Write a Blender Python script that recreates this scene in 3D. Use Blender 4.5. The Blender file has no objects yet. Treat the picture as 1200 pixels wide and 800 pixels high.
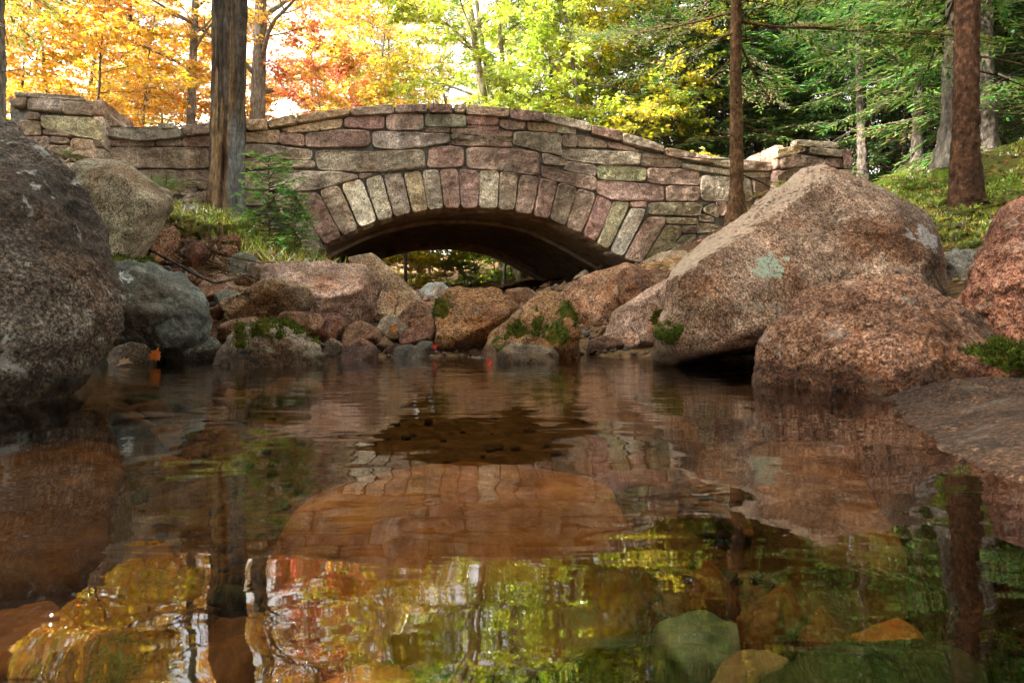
import bpy, bmesh, math, random
import numpy as np
from mathutils import Vector, Matrix
R = math.radians
sc = bpy.context.scene
col = sc.collection

# ------------------------------------------------------------------ camera, sky, sun, exposure
CH = 0.28                     # camera height over the pool
FP = 800.0                    # focal length in photo pixels (1200 wide), 24 mm lens
HY = 368.0                    # eye level row in the photo
cam_d = bpy.data.cameras.new("camera")
cam = bpy.data.objects.new("camera", cam_d); col.objects.link(cam)
cam.location = (0, 0, CH); cam.rotation_euler = (R(90), 0, 0)
cam_d.sensor_width = 36; cam_d.lens = 24; cam_d.shift_y = -32 / 1200
cam_d.clip_start = 0.02; cam_d.clip_end = 2000
cam_d.dof.use_dof = True; cam_d.dof.focus_distance = 6.0; cam_d.dof.aperture_fstop = 11
sc.camera = cam
SUN_EL, SUN_AZ = 40.0, -108.0    # sun to the left, unseen spruces added there shade the pool
world = bpy.data.worlds.new("World"); sc.world = world; world.use_nodes = True
wn = world.node_tree; wn.nodes.clear()
sky = wn.nodes.new("ShaderNodeTexSky"); sky.sky_type = 'NISHITA'; sky.sun_disc = False
sky.sun_elevation = R(SUN_EL); sky.sun_rotation = R(SUN_AZ); sky.air_density = 1.0; sky.dust_density = 2.0
bw = wn.nodes.new("ShaderNodeRGBToBW"); wn.links.new(sky.outputs[0], bw.inputs[0])
mx = wn.nodes.new("ShaderNodeMix"); mx.data_type = 'RGBA'
warm = wn.nodes.new("ShaderNodeMix"); warm.data_type = 'RGBA'; warm.blend_type = 'MULTIPLY'; warm.inputs[0].default_value = 1
wn.links.new(bw.outputs[0], warm.inputs[6]); warm.inputs[7].default_value = (1.24, 1.15, 1.0, 1)   # thin bright cloud
# broken thin cloud
tcw = wn.nodes.new("ShaderNodeTexCoord"); cn = wn.nodes.new("ShaderNodeTexNoise"); cn.inputs["Scale"].default_value = 3.0; cn.inputs["Detail"].default_value = 6
wn.links.new(tcw.outputs["Generated"], cn.inputs["Vector"])
cr = wn.nodes.new("ShaderNodeMapRange"); cr.inputs[1].default_value = .35; cr.inputs[2].default_value = .6; cr.inputs[3].default_value = .62; cr.inputs[4].default_value = .95
wn.links.new(cn.outputs[0], cr.inputs[0]); wn.links.new(cr.outputs[0], mx.inputs[0])
wn.links.new(sky.outputs[0], mx.inputs[6]); wn.links.new(warm.outputs[2], mx.inputs[7])
bg = wn.nodes.new("ShaderNodeBackground"); bg.inputs[1].default_value = 0.15
wn.links.new(mx.outputs[2], bg.inputs[0])
wo = wn.nodes.new("ShaderNodeOutputWorld"); wn.links.new(bg.outputs[0], wo.inputs[0])
sun_d = bpy.data.lights.new("sun", 'SUN'); sun_d.energy = 5.0; sun_d.angle = R(6); sun_d.color = (1, .93, .8)
sun = bpy.data.objects.new("sun", sun_d); col.objects.link(sun)
el, az = R(SUN_EL), R(SUN_AZ)
sdir = Vector((math.sin(az) * math.cos(el), math.cos(az) * math.cos(el), math.sin(el)))
sun.rotation_euler = sdir.to_track_quat('Z', 'Y').to_euler()
vs = sc.view_settings
vs.view_transform = 'Standard'; vs.look = 'None'; vs.gamma = 1; vs.use_curve_mapping = False
vs.exposure = 3.2
sc.cycles.max_bounces = 8; sc.cycles.diffuse_bounces = 3; sc.cycles.glossy_bounces = 3
sc.cycles.transmission_bounces = 6; sc.cycles.transparent_max_bounces = 12
sc.cycles.use_denoising = True
sc.cycles.caustics_reflective = False; sc.cycles.caustics_refractive = False

# ------------------------------------------------------------------ helpers
def W(px, py, Y):
    "point at depth Y seen at photo pixel (px, py)"
    return np.array(((px - 600) / FP * Y, Y, CH + (HY - py) / FP * Y))

def hash3(i, j, k, seed):
    h = (i * 374761393 + j * 668265263 + k * 2147483647 + seed * 1274126177) & 0xffffffff
    h = ((h ^ (h >> 13)) * 1274126177) & 0xffffffff
    h = (h ^ (h >> 16)) & 0xffffffff
    return h.astype(np.float64) / 0xffffffff

def vnoise(P, seed=0):
    P = np.asarray(P, float); I = np.floor(P).astype(np.int64); f = P - I
    f = f * f * f * (f * (f * 6 - 15) + 10); r = 0
    for a in (0, 1):
        for b in (0, 1):
            for c in (0, 1):
                w = (f[:, 0] if a else 1 - f[:, 0]) * (f[:, 1] if b else 1 - f[:, 1]) * (f[:, 2] if c else 1 - f[:, 2])
                r = r + w * hash3(I[:, 0] + a, I[:, 1] + b, I[:, 2] + c, seed)
    return r * 2 - 1

def fbm(P, scale, octv=4, seed=0, gain=.5):
    P = np.asarray(P, float) * scale; r = 0; a = 1
    for o in range(octv):
        r = r + a * vnoise(P + o * 17.3, seed + o); P = P * 2.03; a *= gain
    return r

def mk(name, V, F, mat=None, parent=None, smooth=True, attrs=None, loc=None):
    "one mesh object from arrays; F is (n,3), (n,4) or a list of such arrays"
    V = np.asarray(V, np.float32)
    if loc is not None: V = V - np.asarray(loc, np.float32)
    Fs = F if isinstance(F, list) else [F]
    Fs = [np.asarray(f, np.int32) for f in Fs if len(f)]
    me = bpy.data.meshes.new(name)
    me.vertices.add(len(V)); me.vertices.foreach_set("co", V.ravel())
    nl = sum(f.size for f in Fs); npoly = sum(len(f) for f in Fs)
    me.loops.add(nl); me.loops.foreach_set("vertex_index", np.concatenate([f.ravel() for f in Fs]))
    starts = []; s0 = 0
    for f in Fs:
        starts.append(s0 + np.arange(len(f)) * f.shape[1]); s0 += f.size
    me.polygons.add(npoly); me.polygons.foreach_set("loop_start", np.concatenate(starts).astype(np.int32))
    me.polygons.foreach_set("use_smooth", np.full(npoly, smooth))
    me.update(calc_edges=True); me.validate()
    for k, A in (attrs or {}).items():
        A = np.asarray(A, np.float32)
        if A.ndim == 1:
            a = me.attributes.new(k, 'FLOAT', 'POINT'); a.data.foreach_set("value", A)
        else:
            if A.shape[1] == 3: A = np.concatenate([A, np.ones((len(A), 1), np.float32)], 1)
            a = me.attributes.new(k, 'FLOAT_COLOR', 'POINT'); a.data.foreach_set("color", A.ravel())
    if mat: me.materials.append(mat)
    o = bpy.data.objects.new(name, me); col.objects.link(o)
    if loc is not None: o.location = loc
    if parent is not None:
        o.parent = parent
        o.location = o.location - parent.location if loc is not None else -parent.location
    return o

def tag(o, label=None, cat=None, group=None, kind=None):
    if label: o["label"] = label
    if cat: o["category"] = cat
    if group: o["group"] = group
    if kind: o["kind"] = kind
    return o

def empty(name, loc, label=None, cat=None, group=None):
    o = bpy.data.objects.new(name, None); col.objects.link(o); o.location = tuple(float(v) for v in loc)
    o.empty_display_size = .1
    return tag(o, label, cat, group)

class Acc:
    "collects geometry and per-vertex values for one mesh"
    def __init__(s): s.V = []; s.Q = []; s.T = []; s.A = []; s.n = 0
    def add(s, V, F, a=None):
        V = np.asarray(V, float); F = np.asarray(F, int)
        s.V.append(V)
        (s.Q if F.shape[1] == 4 else s.T).append(F + s.n); s.n += len(V)
        if a is not None:
            a = np.asarray(a, float)
            s.A.append(np.tile(a, (len(V), 1)) if a.ndim == 1 and a.size in (3,) else (np.full(len(V), a) if a.ndim == 0 else a))
    def build(s, name, mat, parent=None, smooth=True, attr=None, loc=None):
        V = np.concatenate(s.V)
        F = [np.concatenate(x) for x in (s.Q, s.T) if x]
        return mk(name, V, F, mat, parent, smooth, {attr: np.concatenate(s.A)} if attr else None, loc)

def tube(path, radii, sides=6, wob=None):
    P = np.asarray(path, float); n = len(P); r = np.broadcast_to(np.asarray(radii, float), (n,))
    T = np.gradient(P, axis=0); T /= np.linalg.norm(T, axis=1)[:, None] + 1e-9
    ref = np.array((0, 0, 1.)) if abs(T[0, 2]) < .8 else np.array((1., 0, 0))
    A = np.cross(T, ref); A /= np.linalg.norm(A, axis=1)[:, None] + 1e-9
    B = np.cross(T, A)
    th = np.arange(sides) / sides * 2 * np.pi
    V = P[:, None] + r[:, None, None] * (np.cos(th)[None, :, None] * A[:, None] + np.sin(th)[None, :, None] * B[:, None])
    i = np.arange(n - 1)[:, None] * sides; j = np.arange(sides)[None]; j2 = (j + 1) % sides
    F = np.stack([i + j, i + sides + j, i + sides + j2, i + j2], -1).reshape(-1, 4)
    return V.reshape(-1, 3), F

# ------------------------------------------------------------------ materials
class NT:
    def __init__(s, name):
        s.m = bpy.data.materials.new(name); s.m.use_nodes = True; s.t = s.m.node_tree; s.t.nodes.clear()
        s.out = s.t.nodes.new("ShaderNodeOutputMaterial")
    def n(s, typ, ins=None, **kw):
        nd = s.t.nodes.new("ShaderNode" + typ)
        for k, v in kw.items(): setattr(nd, k, v)
        for k, v in (ins or {}).items(): s.set(nd.inputs[k], v)
        return nd
    def set(s, sock, v):
        if isinstance(v, bpy.types.NodeSocket): s.t.links.new(v, sock)
        elif hasattr(v, "outputs"): s.t.links.new(v.outputs[0], sock)
        else:
            if isinstance(v, (tuple, list)) and len(v) == 3 and sock.type == 'RGBA': v = (*v, 1)
            sock.default_value = v
    def mix(s, f, a, b, mode='MIX'):
        nd = s.n("Mix", data_type='RGBA', blend_type=mode); s.set(nd.inputs[0], f); s.set(nd.inputs[6], a); s.set(nd.inputs[7], b)
        return nd.outputs[2]
    def math(s, op, a, b=0.0, clamp=False):
        nd = s.n("Math", operation=op, use_clamp=clamp); s.set(nd.inputs[0], a); s.set(nd.inputs[1], b); return nd.outputs[0]
    def rng(s, v, a, b, c=0.0, d=1.0):
        nd = s.n("MapRange", interpolation_type='SMOOTHSTEP'); s.set(nd.inputs[0], v)
        for i, x in enumerate((a, b, c, d)): nd.inputs[i + 1].default_value = x
        return nd.outputs[0]
    def ramp(s, f, stops):
        nd = s.n("ValToRGB"); s.set(nd.inputs[0], f); e = nd.color_ramp.elements
        while len(e) < len(stops): e.new(.5)
        for q, (p, c) in zip(e, stops): q.position = p; q.color = (*c, 1) if len(c) == 3 else c
        return nd.outputs[0]
    def noise(s, vec, scale, detail=4, rough=.55, dist=0):
        nd = s.n("TexNoise"); s.set(nd.inputs["Vector"], vec)
        nd.inputs["Scale"].default_value = scale; nd.inputs["Detail"].default_value = detail
        nd.inputs["Roughness"].default_value = rough; nd.inputs["Distortion"].default_value = dist
        return nd.outputs[0]
    def vor(s, vec, scale, out="Color", feature='F1'):
        nd = s.n("TexVoronoi", feature=feature); s.set(nd.inputs["Vector"], vec); nd.inputs["Scale"].default_value = scale
        return nd.outputs[out]
    def done(s, base, rough=.8, bump=None, bstr=.5, bdist=.01, spec=.3):
        p = s.n("BsdfPrincipled"); s.set(p.inputs["Base Color"], base); s.set(p.inputs["Roughness"], rough)
        s.set(p.inputs["Specular IOR Level"], spec)
        if bump is not None:
            b = s.n("Bump"); b.inputs["Strength"].default_value = bstr; b.inputs["Distance"].default_value = bdist
            s.set(b.inputs["Height"], bump); s.t.links.new(b.outputs[0], p.inputs["Normal"])
        s.t.links.new(p.outputs[0], s.out.inputs[0]); return s.m

def granite(name, cs, speck=85, dark=.4, lichen=.25, lcol=(.36, .37, .30), stain=(.045, .04, .034), wet=True, spots=(), cdark=.5, use_attr=False, red=None, rust=(.8, .5, .32), plain=None):
    "coarse crystal granite: cs = five tones dark to pale"
    N = NT(name); co = N.n("TexCoord").outputs["Object"]
    geo = N.n("NewGeometry")
    w = N.n("VectorMath", {0: co}, operation='ADD')
    nz = N.n("TexNoise"); N.set(nz.inputs["Vector"], co); nz.inputs["Scale"].default_value = 60; nz.inputs["Detail"].default_value = 2
    sca = N.n("VectorMath", {0: nz.outputs["Color"]}, operation='SCALE'); sca.inputs["Scale"].default_value = .02
    N.set(w.inputs[1], sca.outputs[0]); wv = w.outputs[0]
    v = N.n("SeparateColor", {0: N.vor(wv, speck)}).outputs[0]
    v2 = N.n("SeparateColor", {0: N.vor(wv, speck * .45)}).outputs[1]
    nf = N.rng(N.noise(co, speck * 1.1, 5, .75), .3, .7)
    v3 = N.n("SeparateColor", {0: N.vor(wv, speck * 2.1)}).outputs[0]
    vv = N.math('ADD', N.math('MULTIPLY', v, .22), N.math('ADD', N.math('MULTIPLY', v2, .1), N.math('ADD', N.math('MULTIPLY', nf, .4), N.math('MULTIPLY', v3, .28))))
    vv = N.rng(vv, .12, .88)
    base = N.ramp(vv, [(.06, cs[0]), (.27, cs[1]), (.5, cs[2]), (.72, cs[3]), (.95, cs[4])])
    if use_attr:
        at = N.n("Attribute", attribute_name="tone"); base = N.mix(1.0, base, at.outputs["Color"], 'MULTIPLY')
    zone = N.noise(co, .9, 5, .6, .6); big = N.noise(co, 2.2, 7, .62); mid = N.noise(co, 9, 8, .65); fine = N.noise(co, 45, 5, .6)
    k = N.rng(mid, .28, .72, .62, 1.3)
    base = N.mix(1.0, base, N.n("CombineColor", {0: k, 1: k, 2: k}).outputs[0], 'MULTIPLY')
    if red: base = N.mix(N.rng(N.noise(co, 3.1, 6, .6), .45, .7, 0, .7), base, N.mix(.8, base, red, 'MULTIPLY'))
    zk = N.rng(zone, .34, .66, .42, 1.5); base = N.mix(1.0, base, N.n('CombineColor', {0: zk, 1: N.math('POWER', zk, 1.08), 2: N.math('POWER', zk, 1.16)}).outputs[0], 'MULTIPLY')
    pit = N.rng(N.noise(co, 14, 9, .8), .3, .5, .45, 1); base = N.mix(1.0, base, N.n('CombineColor', {0: pit, 1: pit, 2: pit}).outputs[0], 'MULTIPLY')
    dm = N.math('MULTIPLY', N.rng(big, .44, .64), N.rng(N.noise(co, 18, 9, .78), .36, .66))
    base = N.mix(N.math('MULTIPLY', dm, dark * .72), base, stain)
    base = N.mix(N.rng(N.noise(co, 1.7, 6, .6), .5, .66, 0, .55), base, N.mix(1.0, base, rust, 'MULTIPLY'))
    if lichen > 0:
        lm = N.noise(co, 6.5, 9, .68, .4)
        lmask = N.math('MULTIPLY', N.rng(lm, .56, .61), N.rng(N.noise(co, 30, 6, .7), .38, .55))
        base = N.mix(N.math('MULTIPLY', lmask, min(1, lichen * 2)), base, N.mix(N.noise(co, 70, 4), [c * .7 for c in lcol], [c * 1.25 for c in lcol]))
    for (sx, sy, sz, rad, scol) in spots:
        d = N.n("VectorMath", {0: co, 1: (sx, sy, sz)}, operation='DISTANCE').outputs["Value"]
        dn = N.math('ADD', N.math('ADD', d, N.math('MULTIPLY', N.math('SUBTRACT', N.noise(co, 22, 7, .7), .5), rad * 1.1)), N.math('MULTIPLY', N.math('SUBTRACT', N.noise(co, 7, 4, .6), .5), rad * 2.2))
        mm = N.math('MULTIPLY', N.rng(dn, rad * .95, rad * 1.06, 1, 0), N.rng(N.noise(co, 62, 5, .7), .38, .56))
        base = N.mix(mm, base, N.mix(N.noise(co, 110, 3), [c * .65 for c in scol], [c * 1.3 for c in scol]))
    if not use_attr:
        ck = N.vor(N.n("VectorMath", {0: co, 1: sca.outputs[0]}, operation='ADD').outputs[0], 2.3, 'Distance', 'DISTANCE_TO_EDGE')
        ck = N.math('ADD', ck, N.math('MULTIPLY', N.math('SUBTRACT', N.noise(co, 5, 7, .7), .5), .1))
        cm = N.math('MULTIPLY', N.rng(N.math('ABSOLUTE', ck), .002, .011, 1, 0), N.rng(N.noise(co, 1.9, 3), .46, .58))
        base = N.mix(N.math('MULTIPLY', cm, .8), base, (.02, .015, .012))
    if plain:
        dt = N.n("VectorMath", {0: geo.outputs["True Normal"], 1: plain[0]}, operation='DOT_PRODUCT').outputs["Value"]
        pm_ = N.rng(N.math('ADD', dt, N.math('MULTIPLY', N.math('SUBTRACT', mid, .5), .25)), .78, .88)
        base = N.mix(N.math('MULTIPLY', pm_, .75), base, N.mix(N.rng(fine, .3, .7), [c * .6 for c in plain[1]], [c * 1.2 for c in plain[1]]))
    if not use_attr: base = N.n('HueSaturation', {'Hue': .5, 'Saturation': 1.2, 'Value': 1.72, 'Color': base}).outputs[0]
    rough = .78
    if wet:
        z = N.n("SeparateXYZ", {0: geo.outputs["Position"]}).outputs[2]
        zz = N.math('ADD', z, N.math('MULTIPLY', N.math('SUBTRACT', N.noise(co, 7, 4), .5), .14))
        wm = N.rng(zz, .05, .13, 1, 0)
        base = N.mix(wm, base, N.mix(1.0, base, (.34, .29, .23), 'MULTIPLY')); rough = N.rng(wm, 0, 1, .78, .28)
    h = N.math('ADD', N.math('MULTIPLY', vv, .35), N.math('ADD', N.math('MULTIPLY', fine, .6), N.math('MULTIPLY', mid, 1.2)))
    return N.done(base, rough, h, .9, .022, .3)

PINK = [(.022, .014, .01), (.105, .053, .031), (.205, .112, .07), (.31, .185, .124), (.45, .34, .26)]
BROWN = [(.02, .013, .009), (.085, .045, .028), (.16, .085, .052), (.23, .13, .083), (.34, .24, .175)]
TAN = [(.035, .027, .02), (.13, .097, .068), (.225, .17, .123), (.31, .245, .185), (.42, .36, .29)]
GREY = [(.03, .029, .025), (.085, .08, .068), (.14, .132, .112), (.195, .183, .158), (.29, .275, .24)]
REDS = [(.022, .013, .01), (.092, .044, .031), (.165, .08, .056), (.24, .125, .09), (.34, .22, .17)]
M = {}
M['pink'] = granite('pink_granite', PINK, 85, .45, .15)
M['brown'] = granite('brown_granite', BROWN, 95, .45, .1)
M['tan'] = granite('tan_granite', TAN, 90, .35, .2)
M['grey'] = granite('grey_granite', GREY, 110, .5, .35)
M['warm'] = granite('warm_tan_granite', [(.03, .02, .014), (.14, .09, .055), (.26, .17, .105), (.36, .26, .175), (.5, .41, .32)], 85, .35, .15)
M['pale'] = granite('pale_pink_granite', [(.045, .03, .024), (.19, .115, .085), (.33, .215, .165), (.43, .31, .25), (.55, .46, .39)], 90, .25, .12)
M['rust'] = granite('rust_brown_granite', [(.022, .013, .008), (.1, .05, .026), (.19, .098, .052), (.28, .155, .085), (.38, .27, .18)], 85, .4, .1)
M['red'] = granite('red_granite', REDS, 80, .45, .1)
M['wall'] = granite('wall_granite', [(.3, .27, .25), (.66, .63, .61), (.95, .93, .91), (1.18, 1.16, 1.14), (1.5, 1.48, 1.45)], 62, .35, .2, (.34, .33, .25), wet=False, use_attr=True, rust=(.9, .76, .62))
M['giant'] = granite('lichened_granite', [(.009, .007, .006), (.038, .028, .021), (.08, .06, .044), (.13, .1, .076), (.23, .19, .16)], 85, .95, .45, (.3, .29, .26), (.022, .022, .02))
def algae(name, c1, c2, c3):
    N = NT(name); co = N.n("TexCoord").outputs["Object"]
    b = N.ramp(N.noise(co, 9, 8, .68), [(.3, c1), (.52, c2), (.72, c3)])
    b = N.mix(N.rng(N.noise(co, 3, 4), .4, .65, 0, .6), b, c1)
    return N.done(b, .7, N.noise(co, 30, 6), .6, .01, .2)
M['algae_orange'] = algae('orange_algae_stone', (.12, .05, .018), (.46, .22, .07), (.75, .44, .17))
M['algae_rust'] = algae('rusty_algae_stone', (.04, .018, .007), (.2, .09, .03), (.42, .22, .08))
M['algae_brown'] = algae('brown_algae_stone', (.05, .024, .01), (.2, .1, .038), (.42, .23, .095))
M['algae_green'] = algae('green_algae_stone', (.012, .02, .01), (.03, .055, .025), (.08, .11, .06))
M['algae_teal'] = algae('teal_algae_stone', (.08, .15, .12), (.2, .32, .25), (.38, .5, .4))
M['pale_bed'] = algae('pale_bed_stone', (.16, .13, .08), (.34, .3, .2), (.5, .46, .34))

def leafmat(name, trans=.45, var=.25, ior=1.3):
    N = NT(name); oi = N.n("ObjectInfo")
    at = N.n("Attribute", attribute_name="rnd")
    sp = N.n("SeparateColor", {0: at.outputs["Color"]})
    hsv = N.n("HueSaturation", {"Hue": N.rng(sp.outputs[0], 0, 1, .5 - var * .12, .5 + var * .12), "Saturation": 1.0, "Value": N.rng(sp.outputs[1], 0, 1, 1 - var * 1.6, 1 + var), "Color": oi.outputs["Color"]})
    d = N.n("BsdfDiffuse", {"Color": hsv}); t = N.n("BsdfTranslucent", {"Color": hsv})
    g = N.n("BsdfGlossy", {"Color": (1, 1, 1), "Roughness": .45})
    m1 = N.n("MixShader", {0: trans, 1: d, 2: t})
    fr = N.n("Fresnel", {0: ior}); m2 = N.n("MixShader", {0: fr, 1: m1.outputs[0], 2: g.outputs[0]})
    N.t.links.new(m2.outputs[0], N.out.inputs[0]); return N.m
M['leaf'] = leafmat('broad_leaves', .5, .34)
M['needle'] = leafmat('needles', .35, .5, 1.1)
M['herb'] = leafmat('herb_leaves', .45, .55)

def bark(name, c1, c2, c3, scale=14, stretch=.25, bd=.02, moss=None):
    N = NT(name); co = N.n("TexCoord").outputs["Object"]
    mp = N.n("Mapping", {"Vector": co}); mp.inputs["Scale"].default_value = (1, 1, stretch)
    n1 = N.noise(mp.outputs[0], scale, 8, .68); n2 = N.noise(co, 3.2, 5, .6)
    b = N.ramp(n1, [(.32, c1), (.5, c2), (.68, c3)])
    k = N.rng(n2, .35, .65, .7, 1.2); b = N.mix(1.0, b, N.n("CombineColor", {0: k, 1: k, 2: k}).outputs[0], 'MULTIPLY')
    if moss: b = N.mix(N.math('MULTIPLY', N.rng(N.noise(co, 2.6, 6, .65), .55, .66), .8), b, moss)
    return N.done(b, .9, n1, .9, bd, .15)
M['bark_grey'] = bark('grey_bark', (.05, .042, .036), (.16, .14, .12), (.3, .27, .235), 22, .3)
M['bark_pale'] = bark('pale_mottled_bark', (.07, .055, .03), (.25, .215, .14), (.5, .46, .36), 7, .5, .01, (.1, .1, .02))
M['bark_red'] = bark('red_brown_bark', (.014, .007, .004), (.06, .028, .015), (.15, .075, .04), 20, .75, .06)
M['bark_brown'] = bark('brown_bark', (.02, .011, .006), (.1, .052, .025), (.2, .115, .06), 26, .6, .03)
M['bark_dark'] = bark('dark_spruce_bark', (.02, .016, .013), (.075, .06, .05), (.17, .145, .12), 24, .4, .02)

def mossmat():
    N = NT('moss'); co = N.n("TexCoord").outputs["Object"]
    n = N.noise(co, 60, 6, .7); n2 = N.noise(co, 9, 4)
    b = N.ramp(n, [(.3, (.012, .02, .004)), (.5, (.06, .085, .01)), (.72, (.2, .22, .025))])
    b = N.mix(N.rng(n2, .45, .7, 0, .7), b, (.16, .12, .02))
    return N.done(b, .95, n, 1, .02, .1)
M['moss'] = mossmat()

def wood():
    N = NT('weathered_snag_wood'); co = N.n("TexCoord").outputs["Object"]
    at = N.n("Attribute", attribute_name="tone")
    mp = N.n("Mapping", {"Vector": co}); mp.inputs["Scale"].default_value = (1, 1, .16)
    g = N.noise(mp.outputs[0], 60, 9, .75); g2 = N.noise(co, 9, 8, .7)
    k = N.math('MULTIPLY', N.rng(g, .3, .7, .35, 1.5), N.rng(g2, .3, .7, .6, 1.3))
    b = N.mix(1.0, at.outputs["Color"], N.n("CombineColor", {0: k, 1: k, 2: k}).outputs[0], 'MULTIPLY')
    return N.done(b, .85, N.math('ADD', g, g2), 1, .02, .15)
M['snag'] = wood()

# ------------------------------------------------------------------ terrain
GP = []
def gp(*p): GP.append(p)
for p in [(0, .3, -.3), (0, 1.2, -.32), (0, 2.2, -.33), (0, 3.2, -.2), (-.2, 4.2, -.03), (-.4, 5.2, .06), (.4, 5.0, .0), (-.3, 6.5, .3), (-.5, 8, .42), (-.8, 10, .46),
          (-1.2, 12, .5), (-1.7, 15, .6), (-2.6, 20, .9), (-3.5, 26, 1.3), (-1.5, .5, -.35), (-1.5, 2, -.35), (-1.2, 3.2, -.2), (1.2, .8, -.4), (1.5, 2, -.35), (1, 3.3, -.2),
          (0, -2, -.4), (0, -5, -.2), (-3, -2, -.1), (3, -2, -.1), (7, -4, 1.5), (-7, -4, 1.2), (-2.6, 1.2, -.2), (2.6, 1.2, -.1)]: gp(*p)
for (px, py, Y) in [(200, 408, 4.4), (100, 412, 4.1), (250, 402, 4.6), (330, 395, 5), (170, 310, 5.4), (205, 252, 6.6), (265, 247, 7.6), (330, 290, 7.4), (385, 312, 8.0), (300, 322, 6), (230, 335, 5.2),
                    (100, 250, 7), (20, 200, 7.8), (860, 252, 8), (800, 303, 8), (745, 316, 8), (1050, 228, 8), (1110, 192, 8.4), (1180, 174, 8.6), (1135, 252, 6.5), (1120, 290, 5.6), (1200, 254, 5.4),
                    (920, 260, 8.2), (980, 240, 8.6)]: gp(*W(px, py, Y))
for p in [(-8, 6, 2.0), (-7, 3, 1.2), (-4, 2.6, .25), (-3.6, 1, 0), (3.2, 4.4, .45), (3, 3.2, .1), (2.6, 2.2, -.15), (4, 1.5, .15), (6, 3, 1.1), (7.5, 6, 2.2), (9, 9, 2.9),
          (-6.5, 11, 2.1), (-5, 14, 2.2), (6, 13, 2.3), (4, 15, 2.2), (-4.4, 16, 1.5), (.8, 16.5, 1.3), (2.5, 20, 1.9), (8, 14, 3.0), (9, 24, 4.6), (2, 26, 2.6), (-9, 20, 2.6), (-14, 20, 3), (-15, 8, 2.8),
          (16, 8, 4), (16, 20, 5.2), (-10, 30, 3.2), (0, 34, 3.4), (14, 34, 5.5), (-20, 34, 3.5), (22, 0, 4), (-22, 0, 3)]: gp(*p)
GP = np.array(GP, float)
def _phi(r): return np.where(r > 1e-9, r, 0)
_n = len(GP)
_d = np.linalg.norm(GP[:, None, :2] - GP[None, :, :2], axis=2)
_A = np.zeros((_n + 3, _n + 3)); _A[:_n, :_n] = _phi(_d) - np.eye(_n) * .03
_A[:_n, _n] = 1; _A[:_n, _n + 1:] = GP[:, :2]; _A[_n:, :_n] = _A[:_n, _n:].T
_w = np.linalg.solve(_A, np.concatenate([GP[:, 2], np.zeros(3)]))
def hgt(x, y):
    x = np.atleast_1d(np.asarray(x, float)); y = np.atleast_1d(np.asarray(y, float))
    xc = np.clip(x, -24, 24); yc = np.clip(y, -6, 36)
    z = np.zeros(len(xc))
    for a in range(0, len(xc), 20000):
        s = slice(a, a + 20000)
        d = np.hypot(xc[s, None] - GP[None, :, 0], yc[s, None] - GP[None, :, 1])
        z[s] = _phi(d) @ _w[:_n] + _w[_n] + xc[s] * _w[_n + 1] + yc[s] * _w[_n + 2]
    far = np.hypot(x - xc, y - yc)
    z = z + far * .03
    P = np.stack([x, y, 0 * x], 1)
    near = np.exp(-far / 10)
    z = z + near * (.05 * fbm(P, 1.1, 3, 5) + .02 * fbm(P, 4.5, 3, 9))
    mm = np.clip((x - 3.3) / 1.0, 0, 1) * np.clip((y - 4.8) / .8, 0, 1) * np.exp(-far)
    return z + mm * (.09 * fbm(P, 1.9, 2, 41) + .03 * fbm(P, 5, 2, 43))
def hz(x, y): return float(hgt([x], [y])[0])
def axis(lo, hi, step, far):
    a = list(np.arange(lo, hi + 1e-6, step)); s = step
    while a[-1] < far: s *= 1.35; a.append(a[-1] + s)
    s = step
    while a[0] > -far: s *= 1.35; a.insert(0, a[0] - s)
    return np.array(a)
ax, ay = axis(-11, 11, .11, 500), axis(-2, 22, .11, 500)
gx, gy = np.meshgrid(ax, ay); X, Yg = gx.ravel(), gy.ravel(); Z = hgt(X, Yg)
# the channel under the bridge stays open, moss grows on the right mound
nx = len(ax); i = np.arange(len(ay) - 1)[:, None] * nx + np.arange(nx - 1)[None]
F = np.stack([i, i + 1, i + 1 + nx, i + nx], -1).reshape(-1, 4)
Pn = np.stack([X, Yg, Z], 1)
def sstep(v, a, b):
    t = np.clip((v - a) / (b - a), 0, 1); return t * t * (3 - 2 * t)
mossm = sstep(X + .7 * fbm(Pn, .8, 3, 3), 3.2, 4.2) * sstep(Yg, 4.5, 5.6) * (1 - sstep(Yg, 9.5, 13))
mossm = np.maximum(mossm * (.45 + .55 * sstep(fbm(Pn, 1.6, 3, 31), -.35, .1)), .6 * sstep(Z, 1.1, 1.5) * (1 - sstep(X, -3, -2)) * sstep(fbm(Pn, 2, 3, 8), -.1, .3) * (1 - sstep(Yg, 9, 11)))
lit = sstep(Z, .35, .9)
N = NT('ground'); co = N.n("TexCoord").outputs["Object"]
am = N.n("Attribute", attribute_name="mask"); sp = N.n("SeparateColor", {0: am.outputs["Color"]})
bed = N.ramp(N.noise(co, 14, 7, .65), [(.3, (.04, .022, .01)), (.5, (.14, .08, .035)), (.7, (.3, .19, .09))])
soil = N.ramp(N.noise(co, 20, 8, .7), [(.3, (.015, .009, .006)), (.5, (.06, .034, .02)), (.72, (.16, .085, .04))])
vl = N.n("SeparateColor", {0: N.vor(co, 16)})
leafy = N.ramp(vl.outputs[0], [(.2, (.05, .025, .012)), (.55, (.17, .085, .03)), (.8, (.3, .15, .04)), (.95, (.33, .2, .1))])
soil = N.mix(N.rng(N.noise(co, 1.6, 4), .42, .58), soil, leafy)
g = N.mix(sp.outputs[1], bed, soil)
ms = N.ramp(N.noise(co, 38, 7, .7), [(.3, (.02, .036, .005)), (.5, (.12, .18, .016)), (.72, (.33, .4, .04))])
ms = N.mix(N.rng(N.noise(co, 2.4, 5), .5, .68, 0, .65), ms, (.17, .13, .02))
g = N.mix(sp.outputs[0], g, ms)
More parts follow.
